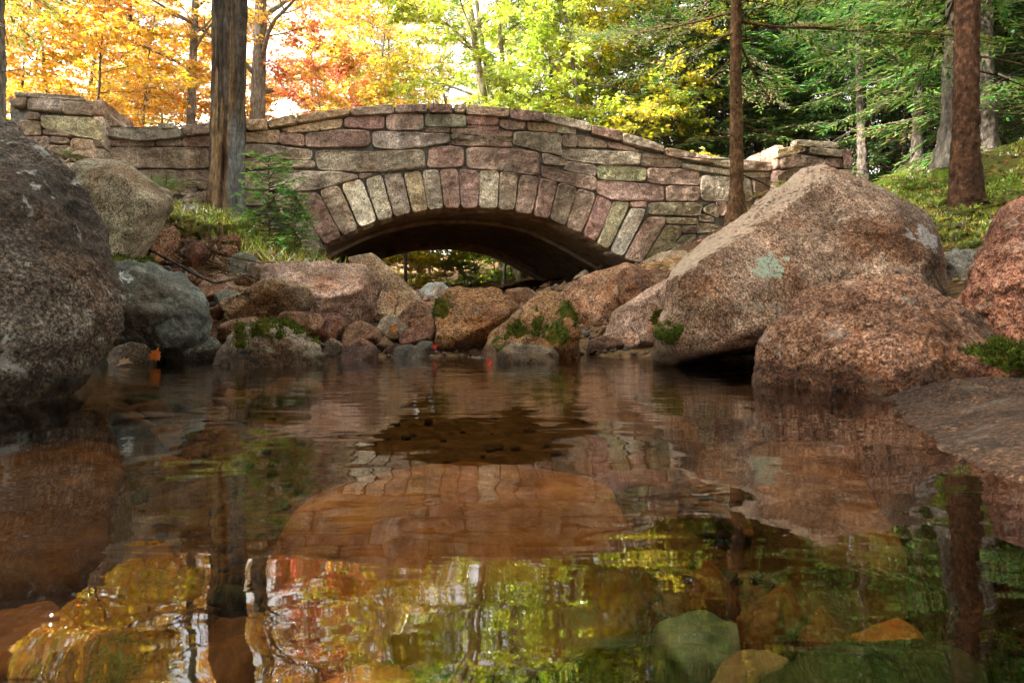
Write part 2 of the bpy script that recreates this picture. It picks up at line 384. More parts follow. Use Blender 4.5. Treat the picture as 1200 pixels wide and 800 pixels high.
ground_m = N.done(g, .9, N.noise(co, 30, 7, .7), 1, .03, .15)
ground = mk('ground', Pn, F, ground_m, attrs={'mask': np.stack([mossm, lit, 0 * lit], 1)}); tag(ground, kind='structure')

# ------------------------------------------------------------------ water
N = NT('stream_water'); co = N.n("TexCoord").outputs["Object"]
mp = N.n("Mapping", {"Vector": co}); mp.inputs["Scale"].default_value = (.34, 1.6, 1)
sy = N.n("SeparateXYZ", {0: co}).outputs[1]
rip = N.noise(mp.outputs[0], 9, 2, .5, .6); mp2 = N.n('Mapping', {'Vector': co}); mp2.inputs['Scale'].default_value = (.8, 1.1, 1); rip2 = N.noise(mp2.outputs[0], 3.4, 2, .45, .3); fine = N.noise(mp.outputs[0], 34, 2, .5)
amp = N.rng(sy, 1.5, 3.0, .1, .85)
h = N.math('ADD', N.math('MULTIPLY', rip2, 1.5), N.math('MULTIPLY', rip, amp)); h = N.math('ADD', h, N.math('MULTIPLY', N.math('MULTIPLY', fine, amp), .14))
b = N.n("Bump", {"Height": h}); b.inputs["Strength"].default_value = 1; b.inputs["Distance"].default_value = .0032
fr = N.n("Fresnel", {"IOR": 1.62, "Normal": b.outputs[0]})
tr = N.n("BsdfTransparent", {"Color": (.88, .71, .45)}); gl = N.n("BsdfGlossy", {"Color": (1, 1, 1), "Roughness": .012, "Normal": b.outputs[0]})
ms_ = N.n("MixShader", {0: fr, 1: tr.outputs[0], 2: gl.outputs[0]}); N.t.links.new(ms_.outputs[0], N.out.inputs[0])
water = mk('water', [(-9, -9, 0), (9, -9, 0), (9, 7.5, 0), (-9, 7.5, 0)], np.array([[0, 1, 2, 3]]), N.m); tag(water, kind='structure')

# ------------------------------------------------------------------ bridge
BA = R(10); BO = np.array((-.45, 9.0, 0.)); BU = np.array((math.cos(BA), math.sin(BA), 0)); BV = np.array((-math.sin(BA), math.cos(BA), 0))
def bsz(px, py, off=0.):
    a, b = (px - 600) / FP, (HY - py) / FP
    t = (BO @ BV + off) / (a * BV[0] + BV[1]); P = np.array((a * t, t, CH + b * t))
    return np.array(((P - BO) @ BU, P[2]))
def bw_(s, z, v):
    s, z, v = np.broadcast_arrays(np.asarray(s, float), z, v)
    return BO + s[..., None] * BU + v[..., None] * BV + z[..., None] * np.array((0, 0, 1.))
rng = np.random.default_rng(7)
TONE = {'p': (.40, .27, .22), 'r': (.29, .175, .145), 'b': (.34, .25, .19), 'g': (.40, .335, .265), 'l': (.55, .48, .37), 'm': (.34, .30, .19), 'o': (.47, .33, .2), 'd': (.27, .195, .15)}  # o: orange, with the sunlight on the upper left stones put into it
def resample(poly, step, lo, hi):
    P = np.asarray(poly, float)
    for _ in range(2):                              # corner cutting
        Q = np.roll(P, -1, 0); P = np.stack([P * .9 + Q * .1, P * .1 + Q * .9], 1).reshape(-1, 2)
    Q = np.concatenate([P, P[:1]]); d = np.r_[0, np.cumsum(np.linalg.norm(np.diff(Q, axis=0), axis=1))]
    k = int(np.clip(d[-1] / step, lo, hi)); t = np.linspace(0, d[-1], k, endpoint=False)
    return np.stack([np.interp(t, d, Q[:, 0]), np.interp(t, d, Q[:, 1])], 1)
def norm2(a, b):
    t = a + b; n = np.stack([t[:, 1], -t[:, 0]], 1); return n / (np.linalg.norm(n, axis=1)[:, None] + 1e-9)
RT = np.array([0, .22, .42, .58, .7, .79, .86, .91, .95, .98, 1.0])
def stone(acc, poly, tone, front=.0, hm=.055, back=.09, frame=None, rough=1.0):
    "one dressed stone: traced outline, rough pillowed face, rim going back into the mortar; front = plane of the mortar"
    poly = np.asarray(poly, float)
    O = resample(poly, .022, 20, 150); k = len(O)
    c = O.mean(0); u, s_, vt = np.linalg.svd(O - c, full_matrices=False); axd = vt[0]
    O = O + norm2(O - np.roll(O, 1, 0), np.roll(O, -1, 0) - O) * (.007 if np.cross(O - c, np.roll(O, -1, 0) - c).sum() > 0 else -.007)
    pr = (O - c) @ axd; pr2 = (O - c) @ vt[1]; hl = max(0, (np.ptp(pr) - np.ptp(pr2)) / 2 * .92)
    C = c + np.clip(pr, -hl, hl)[:, None] * axd
    sd = int(rng.integers(1e6))
    q = np.concatenate([O, np.zeros((k, 1))], 1)
    jit = 1 + .05 * fbm(q, 9, 3, sd); O = C + (O - C) * np.minimum(jit, 1.03)[:, None]
    r = np.linalg.norm(O - C, axis=1)
    P2 = C[None] + RT[:, None, None] * (O - C)[None]
    d = (1 - RT)[:, None] * r[None]; rad = .011
    hgt_ = hm * (.5 + .5 * np.sqrt(np.clip(1 - (1 - np.minimum(d / rad, 1)) ** 2, 0, 1)))
    q = np.concatenate([P2.reshape(-1, 2), np.full((P2.shape[0] * k, 1), sd % 97)], 1)
    nz = (.012 * fbm(q, 6, 3, sd) + .007 * fbm(q, 24, 3, sd + 5) - .008 * np.abs(fbm(q, 11, 3, sd + 8))) * rough
    ridge = -.012 * rough * np.clip(1 - np.abs(fbm(q * (1, 1.8, 1), 5, 2, sd + 9)) * 9, 0, 1)
    til = (q[:, :2] - c) @ rng.normal(0, .03, 2)
    hgt_ = hgt_ + (nz + ridge + til).reshape(hgt_.shape) * np.minimum(d / .02, 1)
    P2 = np.concatenate([P2, O[None]], 0); hgt_ = np.concatenate([hgt_, np.full((1, k), -back)], 0)
    fr = frame or (lambda s, z, v: bw_(s, z, v))
    V = fr(P2[..., 0].ravel(), P2[..., 1].ravel(), front - hgt_.ravel())
    n = len(P2); a = np.arange(n - 1)[:, None] * k; j = np.arange(k)[None]; j2 = (j + 1) % k
    F = np.stack([a + j, a + j2, a + k + j2, a + k + j], -1).reshape(-1, 4)
    # winding outwards
    ar = np.cross(O - c, np.roll(O, -1, 0) - c).sum()
    if ar > 0: F = F[:, ::-1]
    t = np.array(TONE[tone]) * (1.4 + rng.normal(0, .12)) * (1 + rng.normal(0, .03, 3))
    acc.add(V, F, t)

S = lambda txt: [tuple(float(v) for v in p.split(',')) for p in txt.split()]
bridge = empty('stone_bridge', bw_(0, 0, 0), 'arched footbridge of rough pink and brown granite blocks spanning the rocky stream', 'bridge')
COP = """o 288,140 312.5,139 312.5,151.5 289,152.5|o 313.5,141 345,133.5 347.5,144 316,149|o 346.7,135 408,126 409,133.5 348,143.5|b 410,126.5 460,121.7 461.7,131.7 413.5,135|p 464,122.5 500,121.7 500,130 464.5,131.5
r 503.5,121 530,121.7 530,131.7 504,131.7|b 532.5,122.5 545,122 545,131.5 532.5,131|b 547.5,122.5 596,126 596,136.5 547.5,133.5|r 599,127 636.5,131 636,142.5 599,139|l 637.5,131.7 693,144 692.5,153.5 637.5,141
r 694,146 729.5,153.5 729,165 694,156|g 730.5,155 778,170 779,177.5 730.5,166|b 781.5,172.5 835,183.5 835,191 781.5,181.5|g 836,183.5 865,186.5 866,197 836,192|b 868,187 911,190 911.5,200 868,199
g 121,149 183,148 205,146.5 213,158 200,162 165,164.5 121,160|g 185,144.5 203,144.5 205,150 184,150|b 210,147 245,144 246,155 218,159|b 246,144.5 287,140 288,153 246,155"""
WALL = """b 121,164 180,165.5 181,171 121,171|b 183,165 212,163.5 212,171 183,170.5|r 214,162 247,159 247,171 214,171|b 127,172.5 243,173 244,197 128,196|p 245,173 283,172 283,197 246,197|b 140,200 210,199 231,222 222,229 170,222 140,205
p 212,200 250,200 250,221 234,221|g 214,231 235,224 237,238 213,238|p 236,224 252,223 252,236 238,236|b 248,157 282,156 282,169.5 249,170|b 252,199 284,199 284,220 252,221|b 254,223 284,223 284,240 254,240|b 130,225 210,234 210,246 130,246
o 284,156 327,152 326.5,167 284,166|o 329,151.5 375,142 373,153 340,155|p 328.5,155.5 356,157.5 356,171 327.5,168|o 374.5,142.5 401,139 400,149 374.5,152.5|r 404,138 450,135.5 450,151 403,149|p 453,134.5 496,133.5 496.5,152.5 453,151.5
l 498.5,133.5 546,134.5 546,148 498.5,148.5|d 499,150 527,150 526.5,155 499,155|r 358,157 400,151.5 432,153 434,166 430,172 358,171.5|g 436,154 475,155 526,157 526.5,167 498,171 465,175 437,172|b 287,169 310,169 365,176 365,187 343,187 287,182.5
b 287,185 343,188.5 368,188.5 368.5,196 287,197|b 369,176 430,178 497,175.5 499,196.5 440,201.5 372,198.5|g 287,201 330,200 398,201 419,206 418,209 375,221.5 345,223 287,221|b 421,203.5 438,203.5 426,208.5 421,208.5|b 286,224 318,224 318,240 286,240|p 320,226 338,227 344,233 326,243
p 504,172 543.5,171.5 543.5,196 501,196|d 528.5,150.5 565,151 600,154 600,160 562,159 529,156|d 529,157 563,160 600,161 600,166 562,165 529,163|d 529,164 562,166 600,167 600,172.5 580,171.5 530,169.5
r 547.5,135 584,137 583.5,146 547.5,146|r 548,147.3 584,148 584,152 548,149.7|b 586,140.5 616,142 614.5,152 593,151.5 586,147|o 618,142.5 652,146 651.5,155 619,153|l 653,146.5 675,150 675,156.5 653,155|g 602.5,154 658.5,157 657.5,182.5 643,179 602,169
p 547.5,172.5 600,174 632,178 632,206 590,200 546.5,196|l 636,178.5 667,189 667,193.5 636,192|b 660,157.5 676,157.5 676,172 660,171.5|b 677.5,157 711,166 712,173 677.5,172|g 659,174 752,178.5 750,194 700,192 659,185|g 668,188.5 699,194.5 699,206 660,199|b 635,194 660,200.5 699,207.5 698,224 635,207.5
p 713,166 728,168.5 750,176.5 748,177.5 713,173|b 753,179 780,182.5 800,189 797,196.5 751,194|g 800,191.5 855,199 866,200 866,206 800,197|g 868,202 910,202 909,208 868,207.5|m 701,193 758,196.5 757.5,213 701,210|p 759,197 800,198 820,202 820,217 759.5,214.5
p 700,211.5 778.5,217 778.5,235 720,234 700,226.5|b 781,218 820,218.5 820,235.5 781.5,235|g 821.5,206 860,208 862,234 855,235 826,235.5 821.5,230|g 864,208 880,210 882,235 864,236|b 882,210 909,209 909,230 895,232 884,226|p 740,236.5 757.5,236.5 757.5,242.5 740,241.5
m 761,237.5 825,237.5 820,253 761,251|m 781,254.5 818.5,256.5 817.5,263 781,261|b 800,264.5 817,264.5 816,273 800,272.5|g 820,250 837,255 837,259.5 820,259.5|g 825,244 838,238 844,250 842,255 827,249|p 839,236 852,237 850,252 845,253|r 853,240 862,238 862,254 850,255|l 817,261 842,264 838,271 817,273
m 864,238 882,237 884,256 862,256|g 886,233 909,231 909,256 886,256"""
VOUS = """b 325,245 344,233 379,287.5 365,300|p 346.5,226.5 372.5,226 400,276.5 380,286.5|b 373.5,224 396.5,217 419,268 402,276|l 400,216 423,210 441.5,259 421.5,266|g 427.5,210 447,205 460,253.5 444,258.5|b 450,205 471,203.5 481,249 462.5,253.5|o 473.5,202.5 493,201 501,245 484,249
g 495,200 513.5,199 519,243.5 502.5,245|p 516,198.5 536.5,198.5 539,243.5 521,243.5|r 538.5,198.5 561,199.5 560,243 541,243.5|l 562.5,200 585,201 583,244 562.5,243|b 586.5,201.5 607.5,203.5 603,246 585,244.5|p 610,204.5 631.5,208 624,251 605,247|p 634,209 653.5,213.5 643,256.5 626,252
b 656,213.5 676.5,221 662.5,264 645,255.5|b 678,221.5 698.5,227.5 682,273.5 664,266|r 700,229 717.5,237 699,282.5 684,276|m 719,237 738.5,237.5 713.5,291.5 700,285|l 740,244 758,245 731,300 716,294|b 758.5,255 780,254 779,262 752,307.5 732.5,303|m 781,264 799,266 798,275 785,292 755,307|m 787,291 801,275 817,275 803,297 787,299"""
def stones(name, txt, front, hm, back, rough=1.0, off=None):
    acc = Acc()
    for e in txt.replace('\n', '|').split('|'):
        t, pts = e.split(' ', 1)
        stone(acc, [bsz(x, y, front - hm if off is None else off) for x, y in S(pts)], t, front, hm, back, rough=rough)
    return acc.build(name, M['wall'], bridge, attr='tone')
stones('coping', COP, .04, .1, .42)
stones('spandrel_wall', WALL, .04, .055, .06)
stones('arch_ring', VOUS, .04, .065, .35)
# mortar core, vault, parapets and road
N = NT('mortar'); co = N.n("TexCoord").outputs["Object"]
mortar = N.done(N.ramp(N.noise(co, 18, 7, .65), [(.3, (.05, .044, .036)), (.5, (.12, .11, .095)), (.7, (.22, .21, .185))]), .95, N.noise(co, 60, 5), .8, .01, .1)
TOPC = np.array([bsz(x, y) for x, y in S("-60,150 121,150 205,147 245,145 288,141 345,134.5 408,127 460,122.7 545,123 596,127 636,132 693,145 729,154.5 778,171 835,184.5 865,187.5 911,191 1060,192")])
INTR = np.array([bsz(x, y) for x, y in S("380,286.5 401,276 420,267 442.5,258.8 461,253.5 482,249 501.5,245.2 520,243.6 540,243.3 561.5,243 584,244.5 604,246.8 625,251.5 644.5,256 663,265 683,275 699.5,284 715,293 732,303 752,308")])
e0, e1 = INTR[0], INTR[-1]
INTR = np.concatenate([[(e0[0] - .42, .1), (e0[0] - .36, e0[1] - .45), (e0[0] - .22, e0[1] - .18)], INTR[:-1], [(e1[0] + .05, e1[1] - .12), (e1[0] + .22, e1[1] - .4), (e1[0] + .3, .1)]])
SL, SR = bsz(-40, 200)[0], bsz(1000, 200)[0]
ss = np.unique(np.r_[np.linspace(SL, SR, 140), INTR[:, 0] + np.linspace(0, 1e-4, len(INTR))])
zt = np.interp(ss, TOPC[:, 0], TOPC[:, 1]) - .03
zb = np.where((ss > INTR[0, 0]) & (ss < INTR[-1, 0]), np.interp(ss, INTR[:, 0], INTR[:, 1]) + .012, 0.0)
zr = np.maximum(zt - .75, zb + .25)                         # road level behind the parapet
def sheet(acc, s, z0, z1, v0, v1, flip=False):
    A = bw_(s, z0, v0); B = bw_(s, z1, v1); n = len(s); i = np.arange(n - 1)
    F = np.stack([i, i + 1, n + i + 1, n + i], 1)
    acc.add(np.concatenate([A, B]), F[:, ::-1] if flip else F)
acc = Acc(); BT = 5.7
sheet(acc, ss, zb, zt, .035, .035); sheet(acc, ss, zt, zt, .035, .47); sheet(acc, ss, zt, zr, .47, .47)
sheet(acc, ss, zb, zt, BT, BT, True); sheet(acc, ss, zt, zt, BT - .45, BT, True); sheet(acc, ss, zt, zr, BT - .45, BT - .45, True)
acc.build('mortar_core', mortar, bridge, smooth=False)
acc = Acc(); sheet(acc, ss, zr, zr, .47, BT - .45)
N = NT('gravel_road'); co = N.n("TexCoord").outputs["Object"]
road_m = N.done(N.ramp(N.noise(co, 30, 7, .7), [(.3, (.1, .085, .07)), (.7, (.3, .26, .21))]), .95, N.noise(co, 60, 4), .6, .01)
road = acc.build('road', road_m, None, smooth=True); tag(road, kind='structure')
# vault: near ring soffit, plain board-marked concrete, far ring
N = NT('vault_concrete'); co = N.n("TexCoord").outputs["Object"]
vb = N.ramp(N.noise(co, 5, 8, .65), [(.3, (.2, .14, .1)), (.5, (.45, .34, .25)), (.7, (.6, .5, .4))])
vm = N.done(vb, .8, N.noise(co, 22, 6), .6, .01, .25)
acc = Acc()
def lift(d):
    out = INTR.copy(); t = np.gradient(INTR, axis=0); nrm = np.stack([-t[:, 1], t[:, 0]], 1); nrm /= np.linalg.norm(nrm, axis=1)[:, None]
    return out + nrm * d
for (v0, v1, d) in ((-.0, .5, 0), (.5, 1.6, .05), (1.6, 1.72, .0), (1.72, 5.0, .05), (5.0, BT, -.03)):
    L = lift(d); vv = np.linspace(v0, v1, max(2, int((v1 - v0) / .3)))
    for a, b_ in zip(vv[:-1], vv[1:]): sheet(acc, L[:, 0], L[:, 1], L[:, 1], a, b_, True)
for v, d0, d1 in ((.5, 0, .05), (1.6, .05, 0), (1.72, 0, .05), (5.0, .05, -.03)):
    A, B = lift(d0), lift(d1); P = np.concatenate([bw_(A[:, 0], A[:, 1], v), bw_(B[:, 0], B[:, 1], v)]); n = len(A); i = np.arange(n - 1)
    acc.add(P, np.stack([i, i + 1, n + i + 1, n + i], 1))
L0, L1 = lift(-.03), lift(.45)
acc.add(np.concatenate([bw_(L0[:, 0], L0[:, 1], BT), bw_(L1[:, 0], L1[:, 1], BT + .04)]), np.stack([i, i + 1, n + i + 1, n + i], 1))
acc.build('vault', vm, bridge, smooth=False)

# end pillars
def pillar(name, front_txt, side, fo, s0, s1, ztop, depth, extra=()):
    acc = Acc(); core = fo + .055
    for e in front_txt.replace('\n', '|').split('|'):
        t, pts = e.split(' ', 1)
        stone(acc, [bsz(x, y, fo) for x, y in S(pts)], t, core, .06, .07)
    sgn = 1 if side == 'right' else -1
    sx = s1 if side == 'right' else s0
    fr = lambda a, z, v: bw_(sx + sgn * (-.05 - (v - 0)), z, a)       # the flank: first coordinate runs back along the bridge
    z = ztop
    k = 0
    while z > .9:
        hh = rng.uniform(.14, .24); cut = rng.uniform(.35, .65) * depth
        for (a0, a1) in ((core - .02, core + cut - .01), (core + cut + .01, core + depth)):
            stone(acc, [(a0, z - .008), (a1, z - .008), (a1, z - hh + .008), (a0, z - hh + .008)], rng.choice(list('bpgo')), 0, .05, .05, frame=fr)
        z -= hh
    b = bmesh.new(); bmesh.ops.create_cube(b, size=1)
    V = np.array([v.co for v in b.verts]); Fq = np.array([[v.index for v in f.verts] for f in b.faces]); b.free()
    V = bw_((s0 + s1) / 2 + V[:, 0] * (s1 - s0 - .1), (ztop - .03) / 2 + V[:, 2] * (ztop - .03), core + .01 + depth / 2 + V[:, 1] * (depth - .02))
    acc.add(V, Fq, (.2, .19, .17))
    for t, pts, o_ in extra:
        stone(acc, [bsz(x, y, o_ - .06) for x, y in S(pts)], t, o_, .07, depth * .7)
    return acc.build(name, M['wall'], bridge, attr='tone')
lf = -.3
pillar('end_pillar', """g 16,107.5 93,112.5 99,117 17,113|b 9,114.5 31,114 27,124 13,125|g 33,115 74,117 71,130.5 32,128.5|b 75,117.5 109,120.5 110,135 73,132.5|m 48,135 116,139 119,164 84,158 48,149|b 30,131 45,132 44,140 30,139
b 50,152 82,156 82,160 50,157|b 59,160 79,162 79,168 59,167|p 83,161.5 109,164 113,189 83,188|b 20,142 46,142 46,158 20,158|b 20,160 57,160 57,176 20,176|b 50,170 81,171 81,190 50,190|b 10,180 47,180 47,205 10,205|g 50,192 118,191 119,215 50,215""", 'right', lf, bsz(2, 150, lf)[0], bsz(119, 150, lf)[0], bsz(60, 112, lf)[1], .95,
       [('g', "100,117 112,121 143,147 124,148 112,137", -.02)])
rf = -.22
pillar('end_pillar', """g 933,163.5 980,167 984,173.5 933,170.5|o 911,175 933,170.5 947,175 935,179 911,185|g 949,172.5 987,175.5 987,184 950,179.5|p 915,186 935,180.5 967,187 967,192.5 918,198|r 968.5,186 987,186 987,196 968.5,194|r 988,175 998,176 999,197 989,197|p 912,206 922,199 950,195 960,197 945,212 912,214
b 961,199 998,199 998,212 950,212|b 912,216 950,214 950,232 912,232|b 952,214 998,214 998,232 952,232""", 'left', rf, bsz(912, 200, rf)[0], bsz(1000, 200, rf)[0], bsz(950, 170, rf)[1], .85)

# ------------------------------------------------------------------ rocks
_ico = {}
def ico(n):
    if n not in _ico:
        b = bmesh.new(); bmesh.ops.create_icosphere(b, subdivisions=n, radius=1)
        _ico[n] = (np.array([v.co for v in b.verts]), np.array([[v.index for v in f.verts] for f in b.faces])); b.free()
    return _ico[n]
def hull_planes(P):
    b = bmesh.new()
    for p in P: b.verts.new(p)
    bmesh.ops.convex_hull(b, input=b.verts[:])
    b.normal_update()
    pl = []
    for f in b.faces:
        if f.calc_area() < 1e-7: continue
        n = np.array(f.normal); d = float(n @ np.array(f.verts[0].co))
        if any(n @ q[0] > .997 and abs(d - q[1]) < .02 for q in pl): continue
        pl.append((n, d))
    b.free(); return pl
ROCKS = {}
def rock(name, label, pts, mat, p=16, sub=5, big=.035, mid=.02, fine=.006, seed=0, group=None, strata=0., cat='rock', moss=None, chips=None):
    "boulder: rounded convex body through the given 3D points or planes, chipped and roughened"
    rg = np.random.default_rng(seed + 500)
    if isinstance(pts, tuple):
        pl, c, P = pts; p = p * (4 if p > 12 else 1.6)
    else:
        P = np.asarray(pts, float); c = (P.max(0) + P.min(0)) / 2 * .5 + P.mean(0) * .5
        pl = hull_planes(P); p = p * 2.8
    D, F = ico(sub); size = np.linalg.norm(P.max(0) - P.min(0)); pl = list(pl)
    for k in range((26 if p > 30 else 0) if chips is None else chips):          # chips struck off corners and edges
        n = rg.normal(0, 1, 3); n /= np.linalg.norm(n); sup = float(((P - c) @ n).max())
        pl.append((n, float(n @ c) + sup - size * rg.uniform(.004, .022)))
    acc_ = np.zeros(len(D))
    for n, d in pl:
        dd = max(d - n @ c, .01 * size); acc_ += np.maximum(D @ n / dd, 0) ** p
    r = acc_ ** (-1 / p) * 2.0 ** (1 / p)
    V = c + D * r[:, None]
    # spread detail in world units
    nrm = D
    q = V + seed * 3.7
    amp = (fbm(q / size, 3.2, 3, seed) * big * size * .6 + (fbm(q, 7, 4, seed + 3) - .5 * np.abs(fbm(q, 5, 3, seed + 13))) * mid + fbm(q, 34, 3, seed + 7) * fine)
    if strata: amp += strata * (np.abs(fbm(q * (1, 1, 2.6), 4, 3, seed + 11)) - .3)
    crack = np.clip(1 - np.abs(fbm(q / size, 2.3, 2, seed + 21)) * 26, 0, 1) * .012 * min(size, 1)
    V = V + nrm * (amp - crack)[:, None]
    o = mk(name, V, F, M[mat] if isinstance(mat, str) else mat, loc=c); tag(o, label, cat, group)
    ROCKS[name + str(len(ROCKS))] = o
    o_data = (V, F, c, D)
    if moss is not None: moss_on(o, o_data, moss, seed)
    return o
def moss_on(o, data, moss, seed):
    "moss cushions: the rock's own surface lifted where moss grows, with tufted tops"
    V, F, c, D = data
    m = moss(V, D)
    m = m - .16 + .4 * fbm(V, 24, 3, seed + 40)
    keep = m > .02
    fk = keep[F].any(1)
    idx = np.unique(F[fk]); mp_ = -np.ones(len(V), int); mp_[idx] = np.arange(len(idx))
    if len(idx) < 4: return
    nrm = D[idx] * .6 + np.array((0, 0, .4)); t = np.clip(m[idx], -.3, .5)
    Vm = V[idx] + nrm * (np.where(t > 0, .003 + .032 * np.sqrt(np.maximum(t, 0)), -.01) + .008 * fbm(V[idx], 70, 2, seed))[:, None]
    acc = Acc(); acc.add(Vm, mp_[F[fk]])
    r_ = np.random.default_rng(seed); src = np.where(t > .05)[0]
    if len(src):
        k = r_.choice(src, min(1400, len(src) * 4)); b = Vm[k] + r_.normal(0, .006, (len(k), 3)); d = nrm[k] + r_.normal(0, .5, (len(k), 3)); d /= np.linalg.norm(d, axis=1)[:, None]
        s = np.cross(d, r_.normal(0, 1, (len(k), 3))); s /= np.linalg.norm(s, axis=1)[:, None]
        L = r_.uniform(.012, .026, len(k))[:, None]
        T = np.stack([b - s * .003, b + s * .003, b + d * L], 1).reshape(-1, 3); acc.add(T, np.arange(len(T)).reshape(-1, 3))
    mo = acc.build('moss', M['moss'], o, loc=c); mo.location = (0, 0, 0)

def hull2(P):
    P = sorted(map(tuple, P)); H = []
    for it in (P, P[::-1]):
        h = []
        for q in it:
            while len(h) > 1 and (h[-1][0] - h[-2][0]) * (q[1] - h[-2][1]) - (h[-1][1] - h[-2][1]) * (q[0] - h[-2][0]) <= 0: h.pop()
            h.append(q)
        H += h[:-1]
    return np.array(H)
def outl(txt, Y, depth, sink=.2, seed=0, front=None, back=.7):
    "planes of a boulder whose silhouette is the traced outline, standing at depth Y, with a few broken facets in front"
    r = np.random.default_rng(seed + 900); A = np.array(S(txt)); cy = A[:, 1].mean(); hh = np.ptp(A[:, 1])
    P = np.array([W(x, y, Y) for x, y in A]); P[A[:, 1] > cy + .22 * hh, 2] -= sink
    H = hull2(P[:, [0, 2]]); c2 = H.mean(0); c = np.array((c2[0], Y, c2[1])); w, h = np.ptp(H, 0)
    pl = []; steep = r.permutation(len(H))[:max(2, len(H) // 3)]
    for i in range(len(H)):
        a, b = H[i], H[(i + 1) % len(H)]; e = b - a
        if np.linalg.norm(e) < .03 * max(w, h): continue
        n2 = np.array((e[1], -e[0])) / np.linalg.norm(e); m = np.array(((a[0] + b[0]) / 2, Y, (a[1] + b[1]) / 2))
        tf = r.uniform(.5, 1.1) if i in steep else r.uniform(.08, .25)
        for t in (-tf, r.uniform(.2, .6)):
            n = np.array((n2[0], t, n2[1])); n /= np.linalg.norm(n); pl.append((n, float(n @ m)))
    for k in range(3):
        q = r.uniform(-.28, .28, 2); n = np.array((q[0] * 1.6 + r.normal(0, .15), -1, q[1] * 1.2 + .12 + r.normal(0, .12))); n /= np.linalg.norm(n)
        pl.append((n, float(n @ (c + np.array((q[0] * w, -depth * r.uniform(.75, 1), q[1] * h))))))
    n = np.array((0, 1., 0)); pl.append((n, Y + depth * back))
    E = np.concatenate([np.stack([H[:, 0], np.full(len(H), Y), H[:, 1]], 1), np.stack([c2[0] + (H[:, 0] - c2[0]) * .8, np.full(len(H), Y - depth), c2[1] + (H[:, 1] - c2[1]) * .8], 1), np.stack([H[:, 0] * .9 + c2[0] * .1, np.full(len(H), Y + depth * back), H[:, 1]], 1)])
    return pl, c, E
CELL = []
# giant boulder at the left edge
g_pts = [W(-40, 92, 2.9), W(2, 114, 2.75), W(22, 130, 2.7), W(66, 172, 2.65), W(120, 238, 2.6), W(146, 295, 2.55), W(157, 352, 2.5), W(153, 386, 2.45), W(112, 422, 2.35), W(66, 448, 2.3), W(40, 470, 2.25),
         W(20, 250, 2.15), W(60, 330, 2.12), W(90, 400, 2.2), W(0, 420, 2.0), W(-150, 150, 2.4), W(-200, 420, 1.9), W(-300, 120, 3.2), W(-260, 300, 3.4), W(60, 240, 3.3), W(100, 330, 3.2), W(40, 420, 3.1)]
g_pts += [W(10, 470, 2.1) - (0, 0, .12), W(-200, 480, 1.9) - (0, 0, .2), W(20, 440, 2.9) - (0, 0, .3)]
rock('boulder', 'huge dark lichen-blotched boulder looming at the left edge of the pool', g_pts, 'giant', p=16, sub=7, big=.02, chips=20, mid=.02, fine=.007, seed=3)
rock('boulder', 'speckled grey-brown boulder with a flat slanting top below the left end pillar', [W(80, 196, 4.6), W(100, 190, 4.4), W(145, 191, 4.4), W(205, 232, 4.4), W(203, 248, 4.4), W(172, 292, 4.4), W(160, 318, 4.45), W(90, 325, 4.4), W(70, 250, 4.5),
      W(135, 200, 4.1), W(185, 240, 4.1), W(150, 300, 4.15), W(90, 300, 4.15), W(90, 200, 4.15), W(110, 186, 5.2), W(190, 222, 5.1), W(170, 300, 5.2), W(90, 300, 5.2)],
     granite('speckled_tan_granite', [(.03, .027, .02), (.13, .105, .07), (.24, .195, .135), (.34, .28, .2), (.46, .4, .31)], 110, .55, .25), p=26, sub=6, big=.012, seed=5)
mz = lambda lo, k=1.0, ps=6., sd=0, th=0.: (lambda V, D: np.where((V[:, 2] > lo), D[:, 2] * k - .55, -1) + .5 * fbm(V, ps, 3, sd) + th)
def near(pt, rad, sd=1): 
    pt = np.asarray(pt)
    def f(V, D):
        d = np.linalg.norm((V - pt) * (1, .2, 1), axis=1)
        return .62 - d / rad * .6 + .25 * fbm(V, 14, 3, sd) - np.where((d > rad * 1.6) | (D[:, 1] > .3), 2, 0)
    return f
def anym(*fs): return lambda V, D: np.max([f(V, D) for f in fs], axis=0)
rock('boulder', 'smooth rounded grey boulder with white lichen spots beside the huge dark boulder', outl("132,318 140,306 160,304 188,306 216,320 240,345 246,366 236,390 204,406 178,408 150,400 134,386 128,350", 4.15, .34, .12, 4,
      [(160, 330, .3), (205, 345, .34), (215, 375, .3), (165, 380, .34), (145, 350, .22)]),
     granite('smooth_grey_stone', [(.05, .052, .045), (.1, .105, .092), (.135, .14, .122), (.17, .172, .152), (.23, .23, .205)], 140, .5, .2, (.33, .34, .29), spots=[(-.02, -.24, .175, .055, (.5, .5, .47)), (.1, -.25, .1, .022, (.42, .42, .38))]),
     p=7, sub=6, big=.02, strata=.012, seed=8, moss=near(W(148, 306, 4.2), .17))
rock('rock', 'low rock with a moss-covered crown standing in the water', outl("250,432 256,408 268,391 292,379 330,376 352,386 376,402 394,424 390,434", 3.85, .26, .25, 6),
     'tan', p=14, sub=6, big=.03, mid=.018, seed=12, strata=.02, moss=lambda V, D: np.where(V[:, 2] > .1, (V[:, 2] - .135) * 4 - .25 * np.maximum(V[:, 0] + 1.4, 0) - .1, -1) + .45 * fbm(V, 9, 3, 2))
rock('rock', 'angular tan slab tilted up behind the moss-crowned rock', outl("262,360 270,350 326,325 358,331 367,347 360,359 312,374 284,373", 4.8, .3, .05, 7, [(300, 352, .28), (345, 345, .26), (290, 366, .25), (335, 362, .24)]), 'warm', p=22, big=.015, seed=14)
